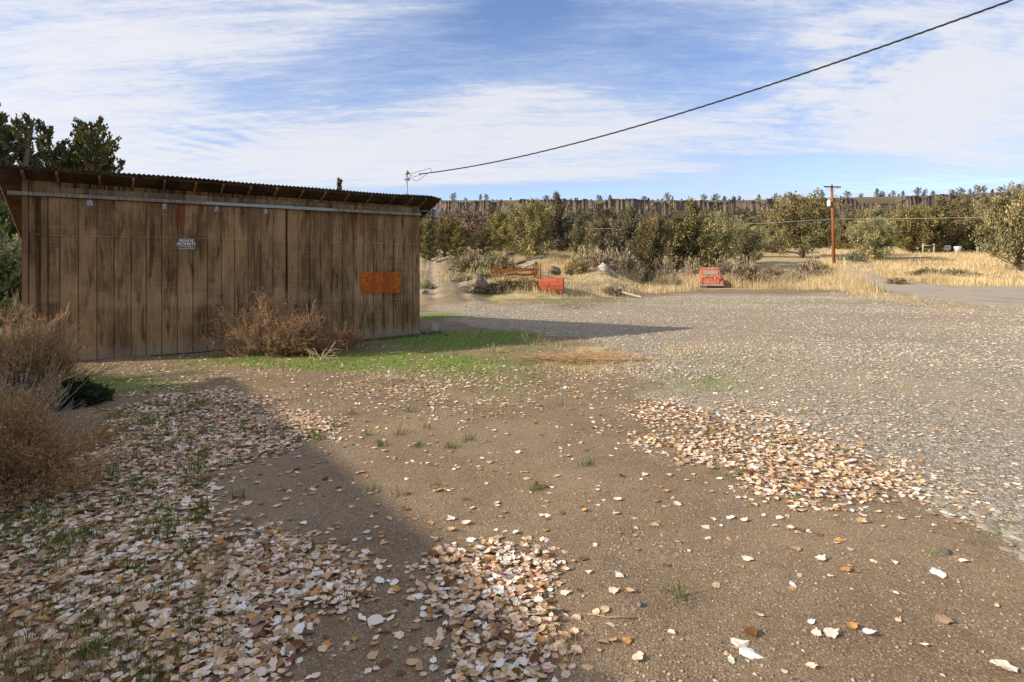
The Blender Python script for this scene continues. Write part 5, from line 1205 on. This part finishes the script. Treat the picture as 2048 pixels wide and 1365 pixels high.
# ------------------------------------------------------------------ old pickup
M_RED = mat_rust('faded_red_paint', (.20, .05, .025), (.46, .125, .06), (.52, .23, .15), 5.0, .7)
M_BLK = mat_col('rubber', .9, .2, 10); M_CHR = mat_col('dull_chrome', .4, .3, 8, .5, .7)
m, nt, p = material('cab_glass', .12, 0, .5); p.inputs['Base Color'].default_value = (.30, .30, .25, 1); M_GLASS = m
ty = 44.5; txx = at(1423, ty)
trk = thing('pickup_truck', 'faded red old step side pickup abandoned tail on in tall dry grass', 'pickup', (txx, ty, float(gz(txx, ty, False)) - .26), R(-17))
def rrect(w, z0, z1, ch=.1, top=None):
    t = top if top is not None else w
    return [(-w/2, z0), (w/2, z0), (w/2, z0 + (z1-z0)*.45), (t/2, z1 - ch), (t/2 - ch, z1), (-t/2 + ch, z1), (-t/2, z1 - ch), (-w/2, z0 + (z1-z0)*.45)]
def loft(b, rings, c=None):
    n = len(rings[0][1]); v = []
    for y_, pr in rings: v += [(q[0], y_, q[1]) for q in pr]
    fs = [(s*n+i, s*n+(i+1) % n, (s+1)*n+(i+1) % n, (s+1)*n+i) for s in range(len(rings)-1) for i in range(n)]
    b0 = b.n; b.add(v, fs, c); b.f.append(np.array([list(b0 + np.arange(n)[::-1])])); b.f.append(np.array([list(b0 + (len(rings)-1)*n + np.arange(n))]))
b = MB(); loft(b, [(2.05, rrect(1.64, .45, 1.76, .09, 1.42)), (2.12, rrect(1.70, .42, 1.82, .09, 1.48)), (2.6, rrect(1.72, .42, 1.85, .10, 1.50)), (3.1, rrect(1.72, .42, 1.82, .10, 1.46)), (3.35, rrect(1.70, .42, 1.22, .08, 1.6))])
bevel(b.build('cab', M_RED, trk, False), .02)
b = MB(); b.box((-.56, 2.035, 1.30), (.56, 2.049, 1.60)); bevel(b.build('rear_window', M_GLASS, trk), .004)
b = MB()
for lo, hi in [((-.61, 2.028, 1.255), (.61, 2.046, 1.30)), ((-.61, 2.028, 1.60), (.61, 2.046, 1.645)), ((-.61, 2.028, 1.301), (-.56, 2.046, 1.599)), ((.56, 2.028, 1.301), (.61, 2.046, 1.599))]: b.box(lo, hi)
b.build('window_frame', M_RED, trk)
b = MB()
for s in (-1, 1): b.box((s*.63 - .025, .04, .55), (s*.63 + .025, 1.9, 1.06)); b.tube([(s*.63, .03, 1.07), (s*.63, 1.9, 1.07)], .03, 8)
b.build('cargo_bed', M_RED, trk)
MB().box((-.60, .06, .55), (.60, 1.9, .60), (.05, .04, .035)).box((-.60, 1.85, .6005), (.60, 1.899, 1.04), (.06, .045, .04)).build('bed_floor', M_BLK, trk)
b = MB().box((-.575, .0, .52), (.575, .03, .98)); b.tube([(-.57, .015, .985), (.57, .015, .985)], .022, 8)
b.box((-.53, -.008, .56), (.53, -.0005, .59)); b.box((-.53, -.008, .89), (.53, -.0005, .92)); b.build('tailgate', M_RED, trk)
for s in (-1, 1):
    b = MB(); rings = []
    for y_, k in [(-.02, .35), (.12, .72), (.4, .95), (.75, 1.0), (1.1, .92), (1.4, .6), (1.5, .3)]:
        x0, x1, zt = .66, .66 + .31 * (.55 + .45 * k), .42 + .58 * k
        rings.append((y_, [(s*x0, .42), (s*x1, .42), (s*x1, .42 + (zt-.42)*.7), (s*(x0 + (x1-x0)*.75), zt - .02), (s*(x0+(x1-x0)*.4), zt), (s*x0, zt)][::s]))
    loft(b, rings); b.build('fender', M_RED, trk, True)
    b = MB(); loft(b, [(3.3, [(s*.5, .4), (s*.95, .4), (s*.95, .85), (s*.8, 1.0), (s*.5, 1.0)][::s]), (4.2, [(s*.5, .4), (s*.97, .4), (s*.97, .85), (s*.8, 1.02), (s*.5, 1.02)][::s]), (4.9, [(s*.5, .4), (s*.9, .4), (s*.9, .75), (s*.75, .9), (s*.5, .9)][::s])]); b.build('front_fender', M_RED, trk)
    lt = MB(); th = np.arange(16) * 2 * np.pi / 16
    lt.tube([(s*.86, -.05, .68), (s*.86, -.02, .68), (s*.86, .06, .68)], [.035, .075, .085], 14, (.30, .012, .012)); lt.build('tail_light', mat_col('tail_glass', .25, .1, 10, .5) if 'tail_glass' not in bpy.data.materials else bpy.data.materials['tail_glass'], trk, True)
    for yy in (.75, 4.1):
        wv_ = MB().tube([(s*.70, yy, .34), (s*.90, yy, .34)], .34, 18, (.035, .033, .03)); wheel = wv_.build('wheel', M_BLK, trk, True)
        MB().tube([(s*.89, yy, .34), (s*.915, yy, .34)], .19, 14, (.28, .22, .18)).build('rim', M_CHR, wheel, True)
    MB().tube([(s*.72, 2.6, 1.25), (s*1.02, 2.55, 1.33)], .012, 6, (.1, .1, .1)).tube([(s*1.02, 2.53, 1.28), (s*1.02, 2.56, 1.40)], .055, 8, (.10, .10, .10)).build('mirror', M_BLK, trk)
b = MB().box((-.88, -.16, .42), (.88, -.10, .54), (.42, .38, .34)); b.box((-.3, -.1, .45), (-.24, .2, .5), (.1, .1, .1)); b.box((.24, -.1, .45), (.3, .2, .5), (.1, .1, .1)); bevel(b.build('bumper', M_CHR, trk), .012)
b = MB(); loft(b, [(3.4, rrect(1.2, .6, 1.14, .12, 1.1)), (4.2, rrect(1.15, .6, 1.1, .14, 1.0)), (5.0, rrect(1.0, .55, 1.0, .14, .85))]); b.build('hood', M_RED, trk)
jk = MB()                                                           # odds and ends in the bed
for q in range(9): x0 = -.5 + q * .12; jk.box((x0, .1 + .1 * (q % 3), .6), (x0 + .09, .35 + .1 * (q % 2), 1.03 + .10 * ((q * 7) % 4) / 3), [(.06, .05, .045), (.13, .06, .03), (.5, .5, .48), (.08, .06, .05)][q % 4])
o = jk.build('scrap_pile', M_TWIG); o.matrix_basis = Matrix.Translation(trk.location) @ Matrix.Rotation(R(-17), 4, 'Z'); tag(o, 'jumbled scrap and a white tin heaped in the pickup bed', 'scrap')

# ------------------------------------------------------------------ red loader bucket
bx_, by_ = at(1104, 30.2), 30.2
bk = thing('loader_bucket', 'rusty orange red tractor bucket lying face down at the bank', 'bucket', (bx_, by_, float(gz(bx_, by_, False)) - .08), R(-12))
bk.rotation_euler = (0, R(-3), R(-12))
prof = [(-.22, .0), (-.33, .20), (-.36, .42), (-.30, .60), (-.16, .715), (.04, .755), (.30, .75)]
pin = [(x + .018, z - .018) for x, z in prof]
b = MB(); v = []
for x in (-.61, .61): v += [(x, q[0], q[1]) for q in prof] + [(x, q[0] + .02, q[1] - .02) for q in prof]
k = len(prof); fs = []
for i in range(k - 1): fs += [(i, i+1, 2*k+i+1, 2*k+i), (k+i, 3*k+i, 3*k+i+1, k+i+1)]
for s in (0, 2*k):
    for i in range(k - 1): fs.append((s+i, s+k+i, s+k+i+1, s+i+1))
b.add(v, fs); M_BUCK = mat_rust('bucket_paint', (.14, .035, .015), (.42, .080, .026), (.30, .12, .085), 2.6, .7); b.build('shell', M_BUCK, bk)
for s in (-1, 1):
    pl = [(q[0], q[1]) for q in prof] + [(.26, .25), (.0, .0)]
    b = MB(); v = [(s*.612, y_, z_) for y_, z_ in pl] + [(s*.635, y_, z_) for y_, z_ in pl]; n = len(pl)
    b.add(v, [(i, (i+1) % n, n+(i+1) % n, n+i) for i in range(n)]); b.f.append(np.array([list(range(n))[::-1]])); b.f.append(np.array([list(range(n, 2*n))])); b.build('side_plate', M_BUCK, bk)
MB().box((-.60, .285, .715), (.60, .32, .765)).build('cutting_edge', M_BUCK, bk)

# ------------------------------------------------------------------ rusted farm machine
M_RUST = mat_rust('farm_rust', (.055, .022, .010), (.20, .075, .020), (.34, .15, .040), 5, .85)
mY = 33.0; u_ = mY / F
def mp_(px, py, dy=0.0): return ((px - 1028) * u_, dy, EYE + (HY - py) * u_ - MZ)
mX = at(1028, mY); MZ = float(gz(mX, mY, False))
mc = thing('farm_machine', 'rusted antique farm machine with long beams and spoked wheels on the bank', 'farm machine', (mX, mY, MZ), 0)
def beam(name, a, b_, w, d, m=M_RUST):
    b = MB(); A_, B_ = Vector(a), Vector(b_); t = (B_ - A_); L_ = t.length; q = t.to_track_quat('X', 'Z').to_matrix().to_4x4()
    b.box((0, -d/2, -w/2), (L_, d/2, w/2), None, Matrix.Translation(A_) @ q); return b.build(name, m, mc)
def spoked(c, rad, n=10, hub=.07, tire=.03, rz=0.0):
    b = MB(); th = np.linspace(0, 2*np.pi, 29); cx2, cy2, cz2 = c; d = np.array([math.cos(rz), math.sin(rz), 0])
    P = np.array(c) + rad * (np.cos(th)[:, None] * d + np.sin(th)[:, None] * np.array([0, 0, 1.0]))
    b.tube(P, tire, 6, None, False)
    for k in range(n):
        a = k * 2 * np.pi / n; b.tube([np.array(c), np.array(c) + rad * (math.cos(a) * d + math.sin(a) * np.array([0, 0, 1.0]))], .008, 4)
    nrm = np.array([-d[1], d[0], 0]) * .1; b.tube([np.array(c) - nrm, np.array(c) + nrm], hub, 8); return b.build('wheel', M_RUST, mc)
spoked(mp_(989, 536, .35), .31); spoked(mp_(993, 553, -.2), .30, 8); spoked(mp_(976, 556, -.35), .20, 8, rz=.5); spoked(mp_(1073, 540, .5), .42, 10, rz=1.1)
beam('main_beam', mp_(988, 541.5), mp_(1073, 540.5), .15, .15); beam('main_beam', mp_(990, 543.5, .55), mp_(1075, 538, .55), .11, .12)
beam('top_rail', mp_(990, 531.5), mp_(1024, 532), .05, .05); beam('top_rail', mp_(1024, 537), mp_(1074, 538.5, .1), .06, .05)
for px, t_, bt in ((990, 528, 546), (998, 531, 541), (1024, 529, 552), (1016, 532, 541), (1072, 524, 553), (1081, 527, 556)): beam('upright', mp_(px, bt, -.04), mp_(px + .5, t_, -.04), .13 if px in (990, 1072) else .06, .08)
beam('cross_bar', mp_(972, 552.5, -.1), mp_(998, 553, -.1), .09, .1); beam('cross_bar', mp_(968, 558, -.2), mp_(996, 560, -.2), .07, .08); beam('drawbar', mp_(960, 543, -.4), mp_(990, 549, 0), .035, .04); beam('drawbar', mp_(1070, 552, -.2), mp_(1092, 557, -.9), .03, .04)
b = MB(); sp_ = [mp_(q, w, -.15) for q, w in ((1003, 563), (1008, 556), (1014, 549), (1028, 547.5), (1042, 549.5), (1056, 549), (1066, 546.5), (1074, 550))]; b.tube(sp_, [.07, .08, .09, .09, .08, .10, .10, .08], 6); b.build('blade_arch', M_RUST, mc)
b = MB(); bp = [mp_(q, w, -.3) for q, w in ((1012, 557.5), (1020, 556), (1030, 556.5))]; b.tube(bp, .035, 6); b.build('scraper', M_RUST, mc)
b = MB()
for k in range(9): a_ = mp_(974 + k * 2.6, 546 + (k % 3) * 2, -.25 + .1 * (k % 4)); b.tube([a_, np.array(a_) + [random.uniform(-.06, .06), 0, -.28]], .022, 5)
b.build('tine', M_RUST, mc)
b = MB()
for k in range(5): a_ = mp_(1024 + k * 5, 534 + (k % 2) * 2, .05); b.tube([a_, np.array(a_) + [.10, 0, .07], np.array(a_) + [.14, .0, -.06]], .016, 5)
b.build('lever', M_RUST, mc)
# planks piled behind it
M_GREY = mat_col('grey_plank', .9, .35, 6)
for q, (x0, y0, x1, y1, Yp, w, lab) in enumerate([(1035, 525, 1088, 513, 35.5, .13, 'longest grey weathered plank on top of the pile behind the rusty machine'), (1052, 517, 1086, 516, 36, .10, 'short dark plank crossing behind the longest one'), (1030, 529, 1050, 524, 35.2, .12, 'dark plank stub at the low end of the plank pile'), (1046, 537, 1062, 529, 34.8, .10, 'grey plank tilted against the rusty machine beam'), (1058, 532, 1072, 526, 35, .10, 'pale plank propped under the longest one'), (1016, 509, 1026, 508, 37, .2, 'dark board end showing above the plank pile')]):
    A_ = Vector((at(x0, Yp), Yp, EYE + (HY - y0) / F * Yp)); B_ = Vector((at(x1, Yp), Yp + .5, EYE + (HY - y1) / F * Yp)); t = B_ - A_
    b = MB().box((0, -.11, -w/2), (t.length, .11, w/2), (.30, .27, .23) if q not in (1, 2, 5) else (.10, .085, .07)); o = b.build('plank', M_GREY); o.matrix_basis = Matrix.Translation(A_) @ t.to_track_quat('X', 'Z').to_matrix().to_4x4(); tag(o, lab, 'plank')
b = MB().box((0, -.06, -.04), (1.1, .06, .04), (.42, .36, .27)); o = b.build('plank', M_GREY); X, Y = at(1244, 31), 31.0; o.matrix_basis = Matrix.Translation((X, Y, float(gz(X, Y)) + .25)) @ Matrix.Rotation(R(14), 4, 'Y') @ Matrix.Rotation(R(-30), 4, 'Z'); tag(o, 'pale broken board slanting out of the rust coloured weeds', 'board')

# ------------------------------------------------------------------ utility pole
pY = 70.0; pX = at(1668, pY); pz = float(gz(pX, pY))
pole = thing('utility_pole', 'reddish wooden utility pole with crossarm and white transformer in the field', 'utility pole', (pX, pY, pz))
HT = EYE + (HY - 370) / F * pY - pz; lean_ = -4.5 / F * pY
top = np.array([lean_, 0, HT])
def on(f, dx=0, dy=0, dz=0): return top * f + np.array([dx, dy, dz])
m, nt, p = material('creosote_pole', .8, 0, .2)
nt.l.new(nt.mix(nt.noise(nt.coord('Object', (6, 6, .7)), 1, 5, .7), (.11, .035, .014), (.36, .13, .045)), p.inputs['Base Color']); M_POLE = m
MB().tube([on(-.04), on(.5), on(1)], [.185, .165, .135], 14).build('pole', M_POLE, pole, True)
ca = on(.972)
MB().box((-1.35, -.21, ca[2] - .09), (.70, -.145, ca[2] + .06), (.035, .03, .028), Matrix.Translation((ca[0], 0, 0)) @ Matrix.Rotation(R(1.8), 4, 'Y')).build('crossarm', mat_col('crossarm_wood', .85, .3, 5), pole)
m_ins = mat_col('porcelain', .3, .2, 10, .5)
for dx_ in (-1.22, .58): MB().lathe([(0, .22), (.05, .2), (.035, .15), (.06, .12), (.04, .06), (.02, 0)], 10, (.3, .3, .3), (ca[0] + dx_, -.18, ca[2] + .06 - dx_ * .03)).build('insulator', m_ins, pole, True)
MB().lathe([(0, .22), (.05, .2), (.035, .15), (.06, .12), (.04, .06), (.02, 0)], 10, (.3, .3, .3), tuple(on(1))).build('insulator', m_ins, pole, True)
b = MB().tube([ca + [.70, -.18, -.05], ca + [.85, -.18, -.02], ca + [1.05, -.18, .1]], [.03, .05, .02], 6, (.2, .2, .2)); b.tube([ca + [.68, -.18, .0], ca + [.62, -.18, -.30]], .03, 6, (.16, .16, .16)); b.build('cutout_switch', m_ins, pole)
MB().tube([on(.86, .14, -.05), on(.86, .38, -.05, .02), on(.86, .60, -.05, -.02)], [.02, .03, .035], 6, (.12, .12, .12)).build('bracket', m_ins, pole)
MB().tube([ca + [-.75, -.15, -.08], on(.90, 0, -.15)], .02, 5, (.14, .13, .12)).tube([ca + [.45, -.15, -.08], on(.90, 0, -.15)], .02, 5, (.14, .13, .12)).build('brace', m_ins, pole)
tz = EYE + (HY - 407.5) / F * pY - pz; tc = top * (tz / HT) + np.array([-.43, -.05, 0])
MB().lathe([(0, .36), (.16, .35), (.215, .32), (.215, -.3), (.2, -.33), (0, -.33)], 18, (.72, .72, .70), tuple(tc)).build('transformer', mat_col('transformer_paint', .45, .06, 6, .4), pole, True)
b = MB(); 
for s_ in (-.07, .07): b.lathe([(0, .30), (.025, .29), (.04, .2), (.025, .16), (.04, .1), (.03, 0)], 8, (.5, .5, .48), tuple(tc + [s_, 0, .34]))
b.build('bushing', m_ins, pole, True)
MB().box((tc[0] + .21, -.12, tc[2] - .2), (tc[0] + .33, .02, tc[2] - .12), (.2, .2, .2)).box((tc[0] + .21, -.12, tc[2] + .1), (tc[0] + .33, .02, tc[2] + .18), (.2, .2, .2)).build('bracket', m_ins, pole)
def wpt(px, py, Y): return np.array([at(px, Y), Y, EYE + (HY - py) / F * Y])
def wire(a, b_, sag, n=40): t = np.linspace(0, 1, n)[:, None]; P = a * (1 - t) + b_ * t; P[:, 2] -= (4 * sag * t[:, 0] * (1 - t[:, 0])); return P
m_wire = mat_col('weathered_wire', .5, .1, 3, .4)
pj = wpt(1661, 438.5, pY)
tag(MB().tube(np.r_[wire(wpt(1020, 459, 62), pj, .35)], .022, 5, (.58, .56, .52), False).build('phone_wire', m_wire), 'pale phone wire strung from the pole across the tree belt', 'wire')
tag(MB().tube(wire(pj + [.25, 0, 0], wpt(2100, 431, 74), .12), .026, 5, (.62, .60, .55), False).build('phone_wire', m_wire), 'pale phone wire strung from the pole toward the big spreading juniper', 'wire')
tag(MB().tube(wire(wpt(1490, 469, 66), pj, .2), .012, 5, (.42, .40, .36), False).build('phone_wire', m_wire), 'thin lower wire dropping from the pole into the trees', 'wire')
gxy = wpt(1722, 520, 73); gxy[2] = float(gz(gxy[0], gxy[1]))
tag(MB().tube([wpt(1669, 390, pY), gxy], .016, 5, (.42, .42, .38), False).build('guy_wire', m_wire), 'slanting guy wire running from the pole top to the ground', 'wire')
for a_, b2, nm in ((wpt(1400, 384, 140), ca + [pX - 1.2, pY, pz + .25], 'faint upper power line coming to the crossarm from the cliff side'), (ca + [pX + .6, pY, pz + .2], wpt(2100, 345, 72), 'faint upper power line leaving the crossarm toward the road')):
    tag(MB().tube(wire(np.array(a_), np.array(b2), .3), .006, 4, (.25, .25, .25), False).build('power_line', m_wire), nm, 'wire')
stX, stY = at(1694, 62), 62.0; o = MB().tube([(0, 0, -.2), (-.35, 0, 1.65)], [.045, .04], 8, (.62, .54, .38)).build('marker_stake', mat_col('stake_wood', .8, .15, 4), None, True); o.location = (stX, stY, float(gz(stX, stY))); tag(o, 'pale leaning stake in the straw beside the pole', 'stake')
# fence brace and distant bits
fY = 92.0; fx0, fx1 = at(1846, fY), at(1868, fY); fz = float(gz((fx0 + fx1) / 2, fY))
fb = thing('fence_brace', 'grey wooden fence brace of two posts and a rail in the field', 'fence', ((fx0 + fx1) / 2, fY, fz)); hw = (fx1 - fx0) / 2
for s in (-1, 1): MB().tube([(s*hw, 0, -.2), (s*hw, 0, 1.75)], .11, 8, (.36, .32, .27)).build('post', M_GREY, fb, True)
MB().tube([(-hw, -.05, 1.45), (hw, -.05, 1.45)], .08, 8, (.36, .31, .25)).build('rail', M_GREY, fb, True)
MB().tube([(-.1, 0, .3), (.15, 0, .9)], .04, 6, (.5, .45, .36)).build('brace', M_GREY, fb, True)
for px, lab in ((1954, 'thin pale fence post under the shaded juniper'), (1777, 'weathered fence post in the straw before the belt of trees'), (1662, 'short pale post behind the utility pole foot')):
    o = MB().tube([(0, 0, -.2), (0.02, 0, 1.4)], .06, 6, (.42, .38, .30)).build('fence_post', M_GREY, None, True); X = at(px, 92); o.location = (X, 92, float(gz(X, 92))); tag(o, lab, 'fence post')
lx_ = at(1815, 76); o = MB().tube([(-2.6, 0, .3), (0, .1, .42), (2.9, -.1, .5)], [.13, .11, .07], 8, (.34, .29, .23)).build('fallen_log', M_GREY, None, True); o.location = (lx_, 76, float(gz(lx_, 76))); tag(o, 'grey fallen log lying in the pale field', 'log')
m_wh = mat_col('white_paint', .5, .08, 4, .4)
def trailer(px, Y, w, h, label):
    X = at(px, Y); t = thing('parked_trailer', label, 'trailer', (X, Y, float(gz(X, Y))), R(12))
    bevel(MB().box((-w/2, -.9, .45), (w/2, .9, h), (.60, .59, .56)).build('body', m_wh, t), .12)
    MB().box((-w*.38, -.915, h*.62), (w*.1, -.903, h*.84), (.05, .055, .06)).build('window', M_GLASS, t)
    for s in (-.28, .28): MB().tube([(w*s, -.93, .28), (w*s, -.7, .28)], .28, 12, (.03, .03, .03)).build('wheel', M_BLK, t, True)
trailer(1886, 96.0, 1.3, 1.35, 'small white trailer parked just past the fence brace')
trailer(1980, 96.0, 2.0, 1.7, 'white trailer half hidden by the big spreading juniper')
X = at(1915, 94.5); o = MB().lathe([(0, 0.2), (.35, .2), (.6, 1.2), (.62, 1.25), (.56, 1.25), (0, 1.1)], 14, (.74, .74, .74)).build('white_tank', m_wh, None, True); o.location = (X, 94.5, float(gz(X, 94.5)) + .0); tag(o, 'round white tank between the two white trailers', 'tank')
def house(px, Y, w, d_, h, rz, wall, roofc, label):
    X = at(px, Y); z = float(gz(X, Y)); t = thing('hillside_house', label, 'house', (X, Y, z), rz)
    MB().box((-w/2, -d_/2, -2), (w/2, d_/2, h), wall).build('wall', m_wh if False else mat_col('house_wall', .9, .15, 1) if 'house_wall' not in bpy.data.materials else bpy.data.materials['house_wall'], t)
    MB().prism([(-d_/2 - .6, h), (d_/2 + .6, h), (0, h + d_ * .26)], -w/2 - .6, w/2 + .6, roofc, Matrix.Rotation(R(90), 4, 'Z')).build('roof', bpy.data.materials['house_wall'], t)
    for s in (-.3, .0, .3): MB().box((w*s - .6, -d_/2 - .06, h*.35), (w*s + .6, -d_/2 - .004, h*.75), (.05, .06, .07)).build('window', M_GLASS, t)
house(1558, 330, 15, 8, 3.2, R(5), (.55, .42, .33), (.55, .32, .20), 'long house with salmon tiled roof high among hillside junipers')
house(1497, 210, 6, 4, 2.4, R(-8), (.5, .48, .46), (.70, .70, .72), 'little white roofed cabin under the salmon roofed house')
# a dusty contrast: the bare scar on the far slope is part of the terrain
